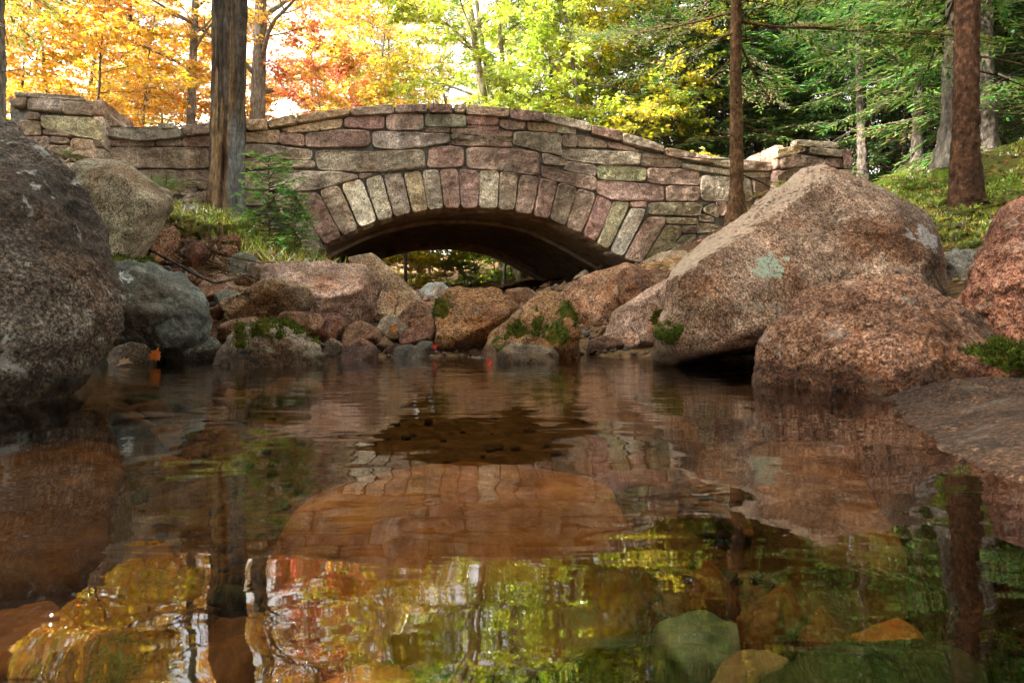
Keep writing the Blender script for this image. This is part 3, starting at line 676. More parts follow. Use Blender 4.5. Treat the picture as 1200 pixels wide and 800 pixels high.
rock('boulder', 'broad pinkish boulder with a flat pale top under the left side of the arch', outl("303,322 308,308 345,303 395,306 425,309 446,330 443,354 420,370 370,366 330,352", 5.5, .45, .12, 9, [(345, 316, .3), (420, 318, .22), (400, 325, .4), (365, 340, .42), (425, 350, .35), (395, 362, .38)]), 'pale', p=24, sub=6, big=.012, seed=15)
rock('boulder', 'tall wedge-shaped tan boulder leaning under the arch', outl("408,303 420,296 436,295 456,311 492,346 514,366 500,384 455,376 440,352", 6.0, .4, .25, 10, [(432, 306, .2), (450, 335, .38), (480, 365, .35), (452, 365, .38)]), 'warm', p=24, sub=6, big=.012, seed=17)
rock('rock', 'reddish brown rock leaning against the boxy brown boulder', outl("458,378 470,364 488,353 504,358 516,372 514,390 490,394 462,388", 5.35, .25, .1, 11), 'brown', p=18, seed=19)
rock('boulder', 'boxy brown boulder with a square front in the middle of the stream', outl("513,350 530,338 576,334 596,345 610,361 600,378 570,398 548,416 516,416 511,398", 5.0, .42, .2, 12, [(524, 350, .36), (578, 350, .38), (560, 402, .4), (522, 410, .38), (515, 372, .3)]),
     'rust', p=24, sub=6, big=.012, seed=21, moss=near(W(515, 362, 4.75), .09))
rock('boulder', 'triangular orange-brown boulder dotted with moss in the middle of the stream', outl("556,414 574,391 620,352 645,337 662,349 680,384 687,420 660,428 600,424", 4.55, .36, .25, 13, [(600, 395, .3), (640, 362, .26), (662, 400, .34), (625, 415, .34), (650, 350, .12)]),
     granite('orange_brown_granite', [(.025, .016, .01), (.12, .065, .034), (.22, .125, .066), (.3, .18, .105), (.4, .29, .2)], 85, .4, .1), p=22, sub=6, big=.015, seed=23,
     moss=anym(near(W(604, 386, 4.25), .075), near(W(636, 385, 4.2), .06, 2), near(W(618, 388, 4.2), .035, 4), near(W(650, 392, 4.2), .09, 3), near(W(668, 370, 4.4), .1, 5), near(W(582, 400, 4.3), .05, 6), near(W(630, 362, 4.3), .03, 8)))
rock('rock', 'flat pale tan stone lying at the waterline before the triangular boulder', outl("577,422 585,409 600,399 620,401 624,406 646,409 664,421 660,430 580,430", 4.05, .2, .1, 14), 'tan', p=10, big=.02, seed=25)
rock('boulder', 'rounded brown boulder under the right haunch of the arch', outl("648,352 668,334 694,318 732,308 748,312 745,345 726,366 702,390 678,392 664,368", 6.1, .45, .15, 15), 'pink', p=14, sub=6, seed=27)
rock('rock', 'dark rust-brown block perched beside the right haunch of the arch', outl("724,338 729,313 746,306 772,315 786,322 764,350 730,354", 5.6, .26, .1, 16), 'brown', p=18, seed=29)
rock('boulder', 'smooth pinkish slab sloping up towards the big right boulder', outl("690,397 718,367 755,341 792,319 806,328 800,400 766,410 716,411", 4.95, .3, .2, 17, [(730, 390, .22), (770, 360, .26), (780, 400, .28)]), 'pale', p=22, sub=6, big=.01, mid=.008, seed=31,
     moss=near(W(768, 372, 4.65), .055))
# main right boulder
lich = W(897, 322, 3.66); lich2 = W(1090, 275, 4.05)
b_pts = [W(762, 428, 3.75), W(768, 398, 3.75), W(780, 375, 3.8), W(786, 322, 3.75), W(796, 306, 3.95), W(944, 197, 4.6), W(962, 194, 4.5), W(972, 197, 4.4), W(1040, 223, 4.35), W(1086, 248, 4.3), W(1111, 274, 4.25), W(1117, 310, 4.3), W(1120, 345, 4.3),
         W(806, 318, 3.52), W(968, 212, 4.15), W(1060, 262, 4.0), W(1095, 290, 4.0), W(800, 424, 3.6), W(885, 387, 3.5), W(960, 368, 3.6), W(880, 335, 3.55), W(1080, 352, 3.9),
         W(830, 300, 4.9), W(950, 205, 5.1), W(1050, 240, 5.0), W(1090, 330, 5.0), W(800, 405, 4.9), W(1000, 375, 5.0)]
b_pts += [W(766, 430, 3.8) - (0, 0, .03), W(800, 428, 4.6) - (0, 0, .05)]
bc = np.array(b_pts); bc = (bc.max(0) + bc.min(0)) / 2 * .5 + bc.mean(0) * .5
big_m = granite('big_boulder_granite', [(.022, .017, .014), (.115, .07, .048), (.21, .132, .092), (.31, .215, .16), (.46, .38, .31)], 88, .7, .12, (.34, .34, .3), (.05, .045, .04),
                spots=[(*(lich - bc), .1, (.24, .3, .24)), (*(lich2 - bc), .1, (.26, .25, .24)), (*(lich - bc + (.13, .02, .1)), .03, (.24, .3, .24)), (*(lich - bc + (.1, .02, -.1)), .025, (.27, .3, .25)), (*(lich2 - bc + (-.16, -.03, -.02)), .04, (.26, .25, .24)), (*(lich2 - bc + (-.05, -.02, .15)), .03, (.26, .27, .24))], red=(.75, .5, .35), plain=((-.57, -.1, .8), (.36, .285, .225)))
rock('boulder', 'big speckled boulder with sloping top and a round pale-green lichen patch', b_pts, big_m, p=50, sub=7, big=.006, mid=.02, chips=12, fine=.007, seed=33,
     moss=near(W(780, 388, 3.72), .055))
rock('boulder', 'rounded red-brown boulder sitting in the water before the big speckled boulder', outl("884,445 883,412 894,382 928,347 962,326 1012,313 1062,315 1112,331 1150,364 1182,402 1180,440 1100,470 1000,475 910,462", 2.75, .42, .25, 18,
      [(930, 400, .34), (1000, 350, .3), (1090, 360, .32), (1010, 430, .45), (1110, 430, .4), (920, 440, .3)]),
     granite('red_brown_coarse_granite', [(.018, .012, .009), (.085, .045, .03), (.16, .085, .056), (.235, .135, .095), (.36, .25, .18)], 85, .7, .12, (.34, .34, .3)), p=10, sub=7, big=.014, mid=.022, fine=.007, seed=35, chips=10, moss=near(W(908, 410, 2.42), .06))
rock('boulder', 'rusty red boulder cut off by the right edge under the mossy bank', outl("1134,340 1150,300 1172,260 1202,224 1250,190 1330,200 1360,420 1190,412 1150,370", 3.4, .5, .2, 19, [(1180, 330, .3), (1230, 260, .35), (1230, 390, .4), (1320, 300, .4), (1175, 380, .3)]), 'red', p=22, sub=7, big=.012, mid=.03, fine=.007, seed=37, strata=.012)
ledge = []
for (px, py, z) in [(1035, 468, .0), (1062, 450, .015), (1120, 430, .035), (1170, 424, .05), (1240, 424, .07), (1330, 440, .08), (1290, 560, .025), (1200, 570, .0), (1128, 548, .0), (1080, 505, .0), (1160, 470, .045), (1240, 490, .055)]:
    Y = (CH - z) * FP / (py - HY); ledge.append(W(px, py, Y)); ledge.append(W(px, py, Y) * (1, 1, 0) + ((px - 1180) / 900, 0, -.35))
rock('ledge', 'flat dark wet ledge barely breaking the water at the right edge', ledge, granite('wet_ledge_granite', [(.01, .006, .004), (.024, .0125, .0075), (.042, .022, .013), (.066, .036, .022), (.13, .085, .058)], 100, .5, .05, (.4, .38, .33), wet=False), p=14, sub=7, big=.01, mid=.022, seed=39, chips=10, cat='rock')
rock('rock', 'small brown rock with a grassy moss tuft behind the flat wet ledge', outl("1122,424 1138,408 1190,403 1230,405 1240,430 1140,434", 2.45, .16, .15, 20), 'red', p=10, seed=41, moss=near(W(1185, 420, 2.35), .06))
rock('rock', 'weathered grey rock half hidden between the big boulder and the mossy bank', outl("1100,300 1118,292 1146,294 1152,312 1140,335 1105,335", 4.9, .25, .15, 21), 'grey', p=14, seed=43)
SM = [  # small stones that can be told apart: label, outline, depth, thickness, material
 ('round banded grey stone at the water edge beside the orange leaf', "128,426 131,408 150,400 172,404 181,420 176,428", 3.95, .12, 'tan', 8),
 ('wet blue-grey stone half in water under the huge boulder', "93,424 104,413 120,417 124,428 98,430", 3.75, .1, 'grey', 12),
 ('flat grey stone on the shore under the smooth grey boulder', "200,412 220,398 250,394 258,408 240,418 206,418", 4.2, .14, 'grey', 10),
 ('pale pink flat slab behind the moss-crowned rock', "252,392 262,376 300,372 312,380 290,394 262,398", 4.4, .18, 'pink', 16),
 ('brown cobble under the tilted tan slab', "324,376 332,365 352,364 361,374 354,384 330,384", 4.6, .12, 'brown', 10),
 ('pinkish cobble right of the tilted tan slab', "354,380 360,368 372,366 382,376 376,386 358,388", 4.7, .12, 'pink', 10),
 ('reddish stone between the broad and low shore rocks', "368,388 378,372 400,370 408,382 400,394 376,396", 4.75, .15, 'red', 14),
 ('rough rusty stone at the waterline left of the grey wet cobbles', "396,418 402,402 424,396 442,408 448,420 420,424", 4.3, .15, 'red', 12),
 ('angular brown rock below the broad pinkish boulder', "398,402 404,378 424,374 446,386 456,404 430,412", 4.75, .2, 'brown', 20),
 ('tan slanted stone below the wedge-shaped boulder', "438,392 446,372 462,368 478,384 474,396 452,400", 5.0, .18, 'tan', 18),
 ('reddish stone at the foot of the boxy brown boulder', "466,398 474,386 494,379 510,388 512,402 480,408", 4.9, .16, 'red', 14),
 ('wet grey-white rock at the waterline left of the boxy boulder', "456,418 464,406 480,403 498,409 504,418 480,424", 4.4, .12, 'grey', 14),
 ('small grey cobble beside the wet grey-white rock', "486,406 494,398 508,400 510,412 494,414", 4.6, .1, 'grey', 10),
 ('brown wet stone right of the triangular boulder', "685,410 690,399 708,394 726,398 732,408 716,414", 4.75, .12, 'brown', 9),
 ('low dark wet stone before the smooth pinkish slab', "726,412 738,404 760,405 768,412 750,416", 4.7, .12, 'grey', 10),
 ('white-grey boulder seen through the arch', "490,340 500,331 518,330 530,342 526,356 496,356", 8.4, .3, 'l_grey', 14),
 ('dark flat block under the arch behind the boxy boulder', "588,352 592,338 620,337 628,346 624,362 596,364", 7.0, .25, 'brown', 22),
 ('rounded grey-green stone on the left bank beside the roots', "266,312 272,300 288,296 304,304 302,318 278,322", 6.0, .18, 'gg', 6),
 ('small grey-green stone below the dark root', "248,352 256,341 274,339 283,346 276,356 254,358", 5.1, .12, 'gg', 8),
 ('flat pinkish stone crossed by the dark root', "226,346 234,330 262,326 280,336 274,350 240,352", 5.2, .16, 'pink', 18),
 ('brown stone against the left end of the broad pinkish boulder', "286,326 290,308 304,304 312,314 308,330 292,332", 5.7, .16, 'tan', 12),
 ('mossy tan stone at the right springing of the arch', "752,306 774,295 802,294 806,304 790,318 760,316", 8.1, .3, 'tan', 12),
 ('small tan stone above the smooth pinkish slab', "778,322 786,310 800,308 806,320 796,330", 7.2, .25, 'tan', 12),
 ('pink rock among the roots of the left bank', "178,290 186,268 204,264 212,280 206,300 184,304", 5.6, .2, 'pink', 16),
 ('low red-brown stone among the roots of the left bank', "214,300 222,286 238,284 244,298 234,310 218,310", 5.7, .18, 'red', 16),
 ('round pale stone at the foot of the dead trunk', "210,246 216,239 230,238 237,246 230,254", 7.1, .2, 'grey', 8),
 ('dark stone in the water at the foot of the huge boulder', "48,468 56,446 68,440 74,456 72,474", 2.75, .1, 'grey', 9),
]
M['l_grey'] = granite('pale_grey_granite', [(.12, .12, .115), (.3, .3, .28), (.42, .42, .4), (.5, .5, .48), (.62, .62, .6)], 70, .2, .1)
M['gg'] = granite('grey_green_stone', [(.06, .065, .05), (.13, .14, .11), (.17, .18, .145), (.21, .22, .18), (.27, .28, .23)], 140, .3, .15)
for k, (lab, txt, Y, d, m, p) in enumerate(SM):
    rock('stone', lab, outl(txt, Y, d, .08, 50 + k), m, p=p, sub=5, big=.02, mid=.006, fine=.003, seed=60 + k)

# cobbles between the named rocks (each its own object, sharing meshes)
rs = np.random.default_rng(11)
protos = []
for k in range(12):
    D, F = ico(4); sc3 = np.array((1, rs.uniform(.7, .95), rs.uniform(.45, .75))); pts = rs.normal(0, 1, (10, 3)); pts /= np.linalg.norm(pts, axis=1)[:, None]
    pl = hull_planes(pts * sc3); acc_ = np.zeros(len(D)); p_ = rs.choice([10, 20, 40])
    for n_, d_ in pl: acc_ += np.maximum(D @ n_ / max(d_, .2), 0) ** p_
    V = D * (acc_ ** (-1 / p_))[:, None]; V += D * (.06 * fbm(V, 2, 3, k) + .02 * fbm(V, 9, 3, k + 50))[:, None]
    for m in ('pink', 'brown', 'tan', 'grey', 'red', 'algae_brown', 'algae_orange', 'algae_green'):
        pass
    protos.append((V, F))
pm = {}
def proto_mesh(k, m, s):
    key = (k, m, round(s, 2))
    if key not in pm:
        V, F = protos[k]; o = mk('cobble', V * s, F, M[m]); pm[key] = o.data; bpy.data.objects.remove(o)
    return pm[key]
def cobble(x, y, s, m, label, group, z=None, sink=.25, name='cobble'):
    s = max(.02, round(s / .02) * .02)
    o = bpy.data.objects.new(name, proto_mesh(int(rs.integers(12)), m, s)); col.objects.link(o)
    o.location = (x, y, (hz(x, y) if z is None else z) + s * (.5 - sink)); o.rotation_euler = (rs.normal(0, .25), rs.normal(0, .25), rs.uniform(0, 6.28)); tag(o, label, 'stone', group)
    return o
def scatter(n, box, smin, smax, mats, label, group, ok=lambda x, y, z: True, name='cobble'):
    k = 0; t = 0
    while k < n and t < n * 40:
        t += 1; px = rs.uniform(box[0], box[1]); Y = rs.uniform(box[2], box[3]); x = (px - 600) / FP * Y; z = hz(x, Y)
        if not ok(x, Y, z): continue
        cobble(x, Y, smin + (smax - smin) * rs.random() ** 2.2, rs.choice(mats), label, group, z, name=name); k += 1
scatter(130, (180, 480, 4.2, 5.6), .03, .15, ['pink', 'red', 'pale', 'grey', 'tan', 'warm'], 'small cobble among the larger stones of the left shore', 'cobbles on the left shore', lambda x, y, z: z > -.04)
scatter(30, (440, 740, 4.6, 6.0), .03, .1, ['pink', 'red', 'brown', 'grey'], 'small cobble in the channel between the mid-stream boulders', 'cobbles between the mid-stream boulders', lambda x, y, z: z > -.06)
scatter(26, (330, 720, 6.2, 13), .08, .26, ['pink', 'brown', 'tan', 'l_grey'], 'rock in the stony channel under the arch', 'rocks in the channel under the arch')
scatter(44, (170, 340, 5.0, 6.6), .04, .17, ['pink', 'pale', 'warm', 'tan', 'red', 'l_grey'], 'stone half buried in the dark soil of the left bank', 'stones in the left bank')
def ray_ground(px, py, y0=4.2):
    Y = y0
    while Y < 12:
        w = W(px, py, Y)
        if hz(w[0], Y) >= w[2]: return w
        Y += .06
    return w
for k in range(60):
    px, py = rs.uniform(196, 322), rs.uniform(282, 356); w = ray_ground(px, py, 4.7); s_ = .035 + .1 * rs.random() ** 1.6
    cobble(w[0], w[1], s_, rs.choice(['pink', 'pale', 'warm', 'tan', 'red', 'pale', 'gg']), 'angular stone in the rubble slope of the left bank', 'rubble stones on the slope of the left bank', sink=.2)
# submerged stones
def Wz(px, py, z):
    Y = (CH - z) * FP / (py - HY); return np.array(((px - 600) / FP * Y, Y, z))
def slab(lab, txt, z, m, seed, p=26, low=.3, big=.02):
    r_ = np.random.default_rng(seed); P = [Wz(x, y, z) + (0, 0, r_.normal(0, .012)) for x, y in S(txt)]; c = np.mean(P, 0)
    pts = P + [c + (q - c) * 1.12 - (0, 0, low) for q in P] + [c + (q - c) * .55 + (r_.normal(0, .03), r_.normal(0, .03), r_.uniform(0, .05)) for q in P[::2]]
    return rock('submerged_stone', lab, pts, m, p=p, sub=6, big=big, mid=.01, fine=.003, seed=seed, cat='stone')
slab('broad flat orange-brown stone lying under water in the middle of the pool', "322,602 395,566 480,550 570,546 690,562 747,606 715,646 640,668 500,662 380,640", -.13, 'algae_orange', 81, low=.16)
slab('dark brown submerged slab under the reflection of the huge left boulder', "-60,520 60,505 140,525 150,580 110,660 -60,680", -.16, 'algae_brown', 83)
slab('rust-brown submerged stone in the near left corner of the pool', "-40,715 60,700 95,725 60,780 -60,800", -.12, 'algae_orange', 84)
slab('teal submerged stone near the bottom of the pool', "760,742 790,722 870,724 915,748 880,776 800,782", -.3, 'algae_teal', 85)
slab('pale submerged stone in front of the teal one', "820,790 850,768 905,764 930,784 900,812 835,815", -.24, 'pale_bed', 86)
slab('dark green submerged boulder in the near right of the pool', "880,800 950,750 1060,742 1150,770 1180,830 1000,850", -.2, 'algae_green', 87)
slab('long brown submerged rock below the rounded red-brown boulder', "880,520 960,500 1080,520 1120,600 1050,660 940,640 890,580", -.22, 'algae_brown', 88)
slab('brown submerged stone beneath the middle of the pool', "640,520 720,505 800,520 790,560 700,560", -.26, 'algae_brown', 92)
for lab, txt, z, m, s in [('left one of the orange pebbles beside the teal stone', "798,702 815,682 850,680 872,700 850,718 815,718", -.29, 'algae_rust', 89), ('largest orange pebble above the dark green boulder', "878,718 890,694 930,690 952,716 930,742 890,740", -.29, 'algae_rust', 90),
                          ('right one of the orange pebbles above the dark green boulder', "938,748 950,726 985,722 1003,740 985,760 950,762", -.29, 'algae_rust', 91), ('smallest orange pebble right of the teal stone', "884,766 894,754 912,754 921,764 910,774 892,774", -.28, 'algae_rust', 93)]:
    slab(lab, txt, z, m, s, low=.08, p=16, big=.05)
def sub_scatter(n):
    for _ in range(n):
        x, y = rs.uniform(-2, 2), .4 + 3.2 * rs.random() ** 1.3; z = hz(x, y)
        if z > -.1 or (y > 1.7 and abs(x + .25) < .75): continue
        cobble(x, y, rs.uniform(.03, .2), rs.choice(['algae_brown', 'algae_brown', 'algae_brown', 'algae_brown' if y > 1.8 else 'algae_orange', 'algae_green']), 'rounded algae-brown stone on the bed of the pool', 'stones on the bed of the pool', z, name='bed_stone')
sub_scatter(260)
# gravel: uncountable small stones
acc = Acc(); D, F = ico(1)
for _ in range(3800):
    if rs.random() < .5: px, Y = rs.uniform(150, 780), rs.uniform(3.9, 6.5)
    elif rs.random() < .4: px, Y = rs.uniform(330, 720), rs.uniform(6.5, 12)
    else: px, Y = rs.uniform(-200, 1400), rs.uniform(.8, 4.2)
    x = (px - 600) / FP * Y; s = rs.uniform(.006, .026) * (1.6 if Y > 6.5 else 1)
    V = D * (1 + .25 * rs.normal(0, 1, (len(D), 1)) * .5) * s * (1, rs.uniform(.7, 1), rs.uniform(.4, .8)); a = rs.uniform(0, 6.28); ca, sa = math.cos(a), math.sin(a)
    V = V @ np.array([[ca, sa, 0], [-sa, ca, 0], [0, 0, 1]]) + (x, Y, 0)
    V[:, 2] += hz(x, Y) + s * .3
    acc.add(V, F, np.array(TONE[rs.choice(list('pbgdr'))]) * (.8 if Y > 4 else .6))
grm = granite('gravel_stone', [(.5, .5, .5), (.8, .8, .8), (1, 1, 1), (1.15, 1.15, 1.15), (1.3, 1.3, 1.3)], 200, .2, 0, wet=False, use_attr=True)
gr = acc.build('gravel', grm, attr='tone'); tag(gr, 'loose gravel on the stream bed and shore', 'gravel', kind='stuff')
#--VEG--
# ------------------------------------------------------------------ trees
rt = np.random.default_rng(21)
def norm(v): return v / (np.linalg.norm(v, axis=-1, keepdims=True) + 1e-9)
def leaves_mesh(P, Dr, Nn, L, Wd, rnd, fold=.25):
    "rhombic folded leaves: base point, direction, normal, length, width"
    Dr = norm(Dr); Sd = norm(np.cross(Dr, Nn)); Up = np.cross(Sd, Dr)
    L = L[:, None]; Wd = Wd[:, None]
    a = P; b = P + Dr * L * .42 + Sd * Wd * .5 + Up * Wd * fold; c = P + Dr * L; d = P + Dr * L * .42 - Sd * Wd * .5 + Up * Wd * fold
    V = np.stack([a, b, c, d], 1).reshape(-1, 3); n = len(P)
    F = np.arange(4 * n).reshape(n, 4)
    return V, F, np.repeat(rnd, 4, 0)
def limb(p0, d0, L, n=7, lift=.0, wob=.08, rg=rt):
    P = [np.array(p0, float)]; d = np.array(d0, float)
    for k in range(n - 1):
        d = norm(d + rg.normal(0, wob, 3) + np.array((0, 0, lift))); P.append(P[-1] + d * L / (n - 1))
    return np.array(P)
def at(P, t):
    f = t * (len(P) - 1); i = min(int(f), len(P) - 2); return P[i] + (P[i + 1] - P[i]) * (f - i)
def gen_deciduous(seed, H=10., base=2., spread=2.8, prim=20, leaf=.095, r0=.12, sec=8, twig=5, per=8, stems=1):
    rg = np.random.default_rng(seed); T = Acc(); LP, LD, LR = [], [], []
    for st in range(stems):
        az0 = rg.uniform(0, 6.28); lean = (0 if stems == 1 else .16)
        tr_ = limb((.12 * st, .05 * st, -.3), (lean * math.cos(az0), lean * math.sin(az0), 1), H + .3, 12, .03, .035, rg)
        T.add(*tube(tr_, np.linspace(1, .12, 12) * r0 * (1 if st == 0 else .7), 9))
        for k in range(prim // stems):
            t = base / H + (1 - base / H) * (k + rg.random()) / (prim // stems); t = min(t, .98); az = k * 2.4 + rg.normal(0, .4) + az0
            ln = spread * (1.05 - .65 * abs(t - .45) / .55) * rg.uniform(.7, 1.15); el_ = rg.uniform(.15, .75) + .3 * t
            d = np.array((math.cos(az) * math.cos(el_), math.sin(az) * math.cos(el_), math.sin(el_)))
            p = limb(at(tr_, t), d, ln, 8, -.05, .1, rg); T.add(*tube(p, np.linspace(1, .2, 8) * r0 * .32 * (1.1 - .7 * t), 5))
            for j in range(sec):
                u = .25 + .75 * (j + rg.random()) / sec; b = at(p, min(u, 1)); dd = norm(p[-1] - p[0]); sd = norm(np.cross(dd, (0, 0, 1.))) * (1 if j % 2 else -1)
                d2 = norm(dd * .6 + sd * rg.uniform(.4, 1.1) + np.array((0, 0, rg.normal(0, .2)))); l2 = ln * .42 * (1.15 - .6 * u) * rg.uniform(.6, 1.2)
                q = limb(b, d2, l2, 5, -.04, .12, rg); T.add(*tube(q, np.linspace(1, .3, 5) * r0 * .09, 3))
                for m in range(twig):
                    w = .2 + .8 * (m + rg.random()) / twig; c = at(q, min(w, 1)); d3 = norm(d2 + norm(np.cross(d2, (0, 0, 1.))) * rg.choice([-1, 1]) * rg.uniform(.2, 1.2) + rg.normal(0, .25, 3) * (1, 1, .5)); l3 = rg.uniform(.16, .42)
                    e = (np.arange(per) + rg.random(per)) / per; base_ = c + d3 * l3 * e[:, None] + rg.normal(0, .02, (per, 3))
                    LP.append(base_); s3 = norm(np.cross(d3, (0, 0, 1.)))
                    LD.append(d3 * .6 + s3 * np.where(np.arange(per) % 2, 1, -1)[:, None] * .8 + rg.normal(0, .35, (per, 3)) + (0, 0, -.25))
                    LR.append(np.tile((rg.random(), 0, 0), (per, 1)) * .6 + np.stack([rg.random(per) * .4, rg.random(per), rg.random(per)], 1))
    P, D_, r = np.concatenate(LP), np.concatenate(LD), np.concatenate(LR); n = len(P)
    Nn = norm(np.array((0, 0, 1.)) + rg.normal(0, .45, (n, 3)))
    L = leaf * rg.uniform(.65, 1.25, n)
    V, F, A = leaves_mesh(P, D_, Nn, L, L * .68, r)
    return T, (V, F, A)
def gen_conifer(seed, H=12., base=2.5, Lmax=2.2, r0=.13, dead=14, per_m=7.5, droop=.35, nl=.1, sides=9, dens=1., nw=.2, rough=0):
    rg = np.random.default_rng(seed); T = Acc(); LP, LD, LR, NN = [], [], [], []
    tr_ = limb((0, 0, -.4), (0, 0, 1), H + .4, 14, .05, .012, rg); rad = np.linspace(1, .08, 14) * r0; rad[0] *= 1.35; 
    if rough:
        tt = np.linspace(0, 1, 240) ** 1.4; f_ = np.linspace(0, 1, 14); pth = np.stack([np.interp(tt, f_, tr_[:, i]) for i in range(3)], 1)
        V, F = tube(pth, np.interp(tt, f_, rad), 36); cc = np.repeat(pth, 36, 0); q = (V - cc) / r0; q[:, 2] = V[:, 2] * 2.2
        k_ = 1 + rough * (.5 * fbm(q * (1.6, 1.6, 1), 1.3, 3, seed) + .7 * np.abs(fbm(q * (3, 3, 3.2), 1.2, 3, seed + 4)) + .35 * fbm(q * (7, 7, 8), 1, 2, seed + 6))
        k_ *= 1 + .5 * np.exp(-np.maximum(V[:, 2], 0) * 5)
        T.add(cc + (V - cc) * k_[:, None], F)
    else: T.add(*tube(tr_, rad, sides))
    for k in range(dead):                                   # bare dead twigs below the crown
        z = rg.uniform(.5, base + 1.2); az = rg.uniform(0, 6.28); T.add(*tube(limb(at(tr_, (z + .4) / (H + .4)), (math.cos(az), math.sin(az), rg.uniform(-.35, .2)), rg.uniform(.3, 1.3), 5, -.04, .16, rg), np.linspace(.011, .003, 5), 3))
    nb = int((H - base) * per_m)
    for k in range(nb):
        z = base + (H - base) * (k + rg.random()) / nb; t = (z - base) / (H - base); az = k * 2.4 + rg.normal(0, .5)
        ln = (Lmax * (1 - t) ** .8 + .2) * rg.uniform(.55, 1.1); el_ = -droop * (1 - t) + .3 * t + rg.normal(0, .12)
        d = np.array((math.cos(az) * math.cos(el_), math.sin(az) * math.cos(el_), math.sin(el_)))
        p = limb(at(tr_, (z + .4) / (H + .4)), d, ln, 7, .035, .05, rg); T.add(*tube(p, np.linspace(1, .25, 7) * (.006 + .007 * ln), 3))
        ns = max(3, int(ln * 7 * dens))
        for j in range(ns):
            u = .15 + .85 * (j + rg.random()) / ns; b = at(p, min(u, 1)); dd = norm(p[-1] - p[0]); sd = norm(np.cross(dd, (0, 0, 1.))) * (1 if j % 2 else -1)
            d2 = norm(dd * .75 + sd * rg.uniform(.5, .95) + np.array((0, 0, rg.normal(-.1, .12)))); l2 = (.12 + ln * .34 * (1.1 - u)) * rg.uniform(.7, 1.2)
            m = max(3, int(l2 / (nl * .42) * dens)); e = (np.arange(m) + .5) / m
            s2 = norm(np.cross(d2, (0, 0, 1.))); sg = np.where(np.arange(m) % 2, 1, -1)[:, None]
            LP.append(b + d2 * l2 * e[:, None] + np.array((0, 0, -1.)) * (e[:, None] ** 2) * l2 * .15); LD.append(d2 * .9 + s2 * sg * .75 + rg.normal(0, .18, (m, 3)))
            NN.append(np.tile((0, 0, 1.), (m, 1)) + rg.normal(0, .3, (m, 3))); c = rg.random()
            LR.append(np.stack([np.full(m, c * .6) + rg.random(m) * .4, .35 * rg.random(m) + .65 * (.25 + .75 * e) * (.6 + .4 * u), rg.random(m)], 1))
    P, D_, Nn, r = (np.concatenate(q) for q in (LP, LD, NN, LR)); n = len(P); L = nl * rg.uniform(.7, 1.3, n)
    V, F, A = leaves_mesh(P, D_, norm(Nn), L, L * nw * 1.6, r, .1)
    return T, (V, F, A)
MESH = {}
def tree_meshes(key, gen, barkm, leafm):
    T, (V, F, A) = gen
    a = T.build('trunk', M[barkm]); b = mk('crown', V, F, M[leafm], smooth=False, attrs={'rnd': A})
    MESH[key] = (a.data, b.data); bpy.data.objects.remove(a); bpy.data.objects.remove(b)
def tree(key, name, x, y, rz, s, colr, label, group=None, barkm=None, z=None, cat='tree', lean=(0, 0)):
    e = empty(name, (x, y, hz(x, y) if z is None else z), label, cat, group); e.rotation_euler = (lean[0], lean[1], rz); e.scale = (s, s, s)
    for nm, me in zip(('trunk', 'crown'), MESH[key]):
        o = bpy.data.objects.new(nm, me); col.objects.link(o); o.parent = e; o.color = (*colr, 1)
        if nm == 'trunk' and barkm: o.material_slots[0].link = 'OBJECT'; o.material_slots[0].material = M[barkm]
    return e
for k in range(3): tree_meshes(('maple', k), gen_deciduous(100 + k, 10, 1.3, 3.0, 26, .082, .085, sec=9, twig=7, per=14), 'bark_grey', 'leaf')
tree_meshes(('tallmaple', 0), gen_deciduous(110, 11, 3.4, 3.0, 24, .082, .12, sec=9, twig=7, per=13), 'bark_grey', 'leaf')
tree_meshes(('stoutmaple', 0), gen_deciduous(111, 11, 3.6, 3.2, 24, .082, .24, sec=9, twig=7, per=13), 'bark_grey', 'leaf')
tree_meshes(('birch', 0), gen_deciduous(120, 9.5, 1.5, 2.8, 30, .115, .12, sec=9, twig=6, per=11, stems=3), 'bark_pale', 'leaf')
tree_meshes(('sapling', 0), gen_deciduous(130, 4.6, .6, 1.9, 18, .105, .045, sec=8, twig=5, per=9), 'bark_grey', 'leaf')
tree_meshes(('bush', 0), gen_deciduous(131, 1.9, .1, 1.0, 18, .1, .02, sec=6, twig=4, per=9), 'bark_grey', 'leaf')
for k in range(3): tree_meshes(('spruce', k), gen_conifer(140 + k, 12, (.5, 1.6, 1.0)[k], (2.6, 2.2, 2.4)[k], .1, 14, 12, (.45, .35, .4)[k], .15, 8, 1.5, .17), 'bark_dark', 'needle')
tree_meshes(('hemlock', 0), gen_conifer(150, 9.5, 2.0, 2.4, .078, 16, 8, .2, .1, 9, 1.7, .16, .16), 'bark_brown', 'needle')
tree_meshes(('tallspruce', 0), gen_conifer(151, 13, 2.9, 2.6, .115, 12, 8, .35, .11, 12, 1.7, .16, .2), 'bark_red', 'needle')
tree_meshes(('seedling', 0), gen_conifer(152, 1.05, .03, .3, .012, 0, 60, .1, .045, 5, 1.9, .34), 'bark_brown', 'needle')
OR, YO, YE, YG, RD, GR = (.95, .5, .03), (.95, .64, .04), (.88, .76, .04), (.6, .72, .05), (.95, .3, .1), (.26, .5, .05)
DG, MG, LG = (.05, .115, .022), (.085, .18, .028), (.15, .27, .035)
def px_tree(key, name, px, Y, s, colr, label, group=None, **k):
    a = (px - 600) / FP; ym = (BT + .9 + BO @ BV) / (a * BV[0] + BV[1])      # beyond the far side of the bridge
    if Y < ym and -760 < px < 1000: s *= ym / Y; Y = ym + rt.uniform(0, .8)
    x = (px - 600) / FP * Y; return tree(key, name, x, Y, rt.uniform(0, 6.28), s, colr, label, group, **k)
GM = 'autumn maples beyond the left half of the bridge'
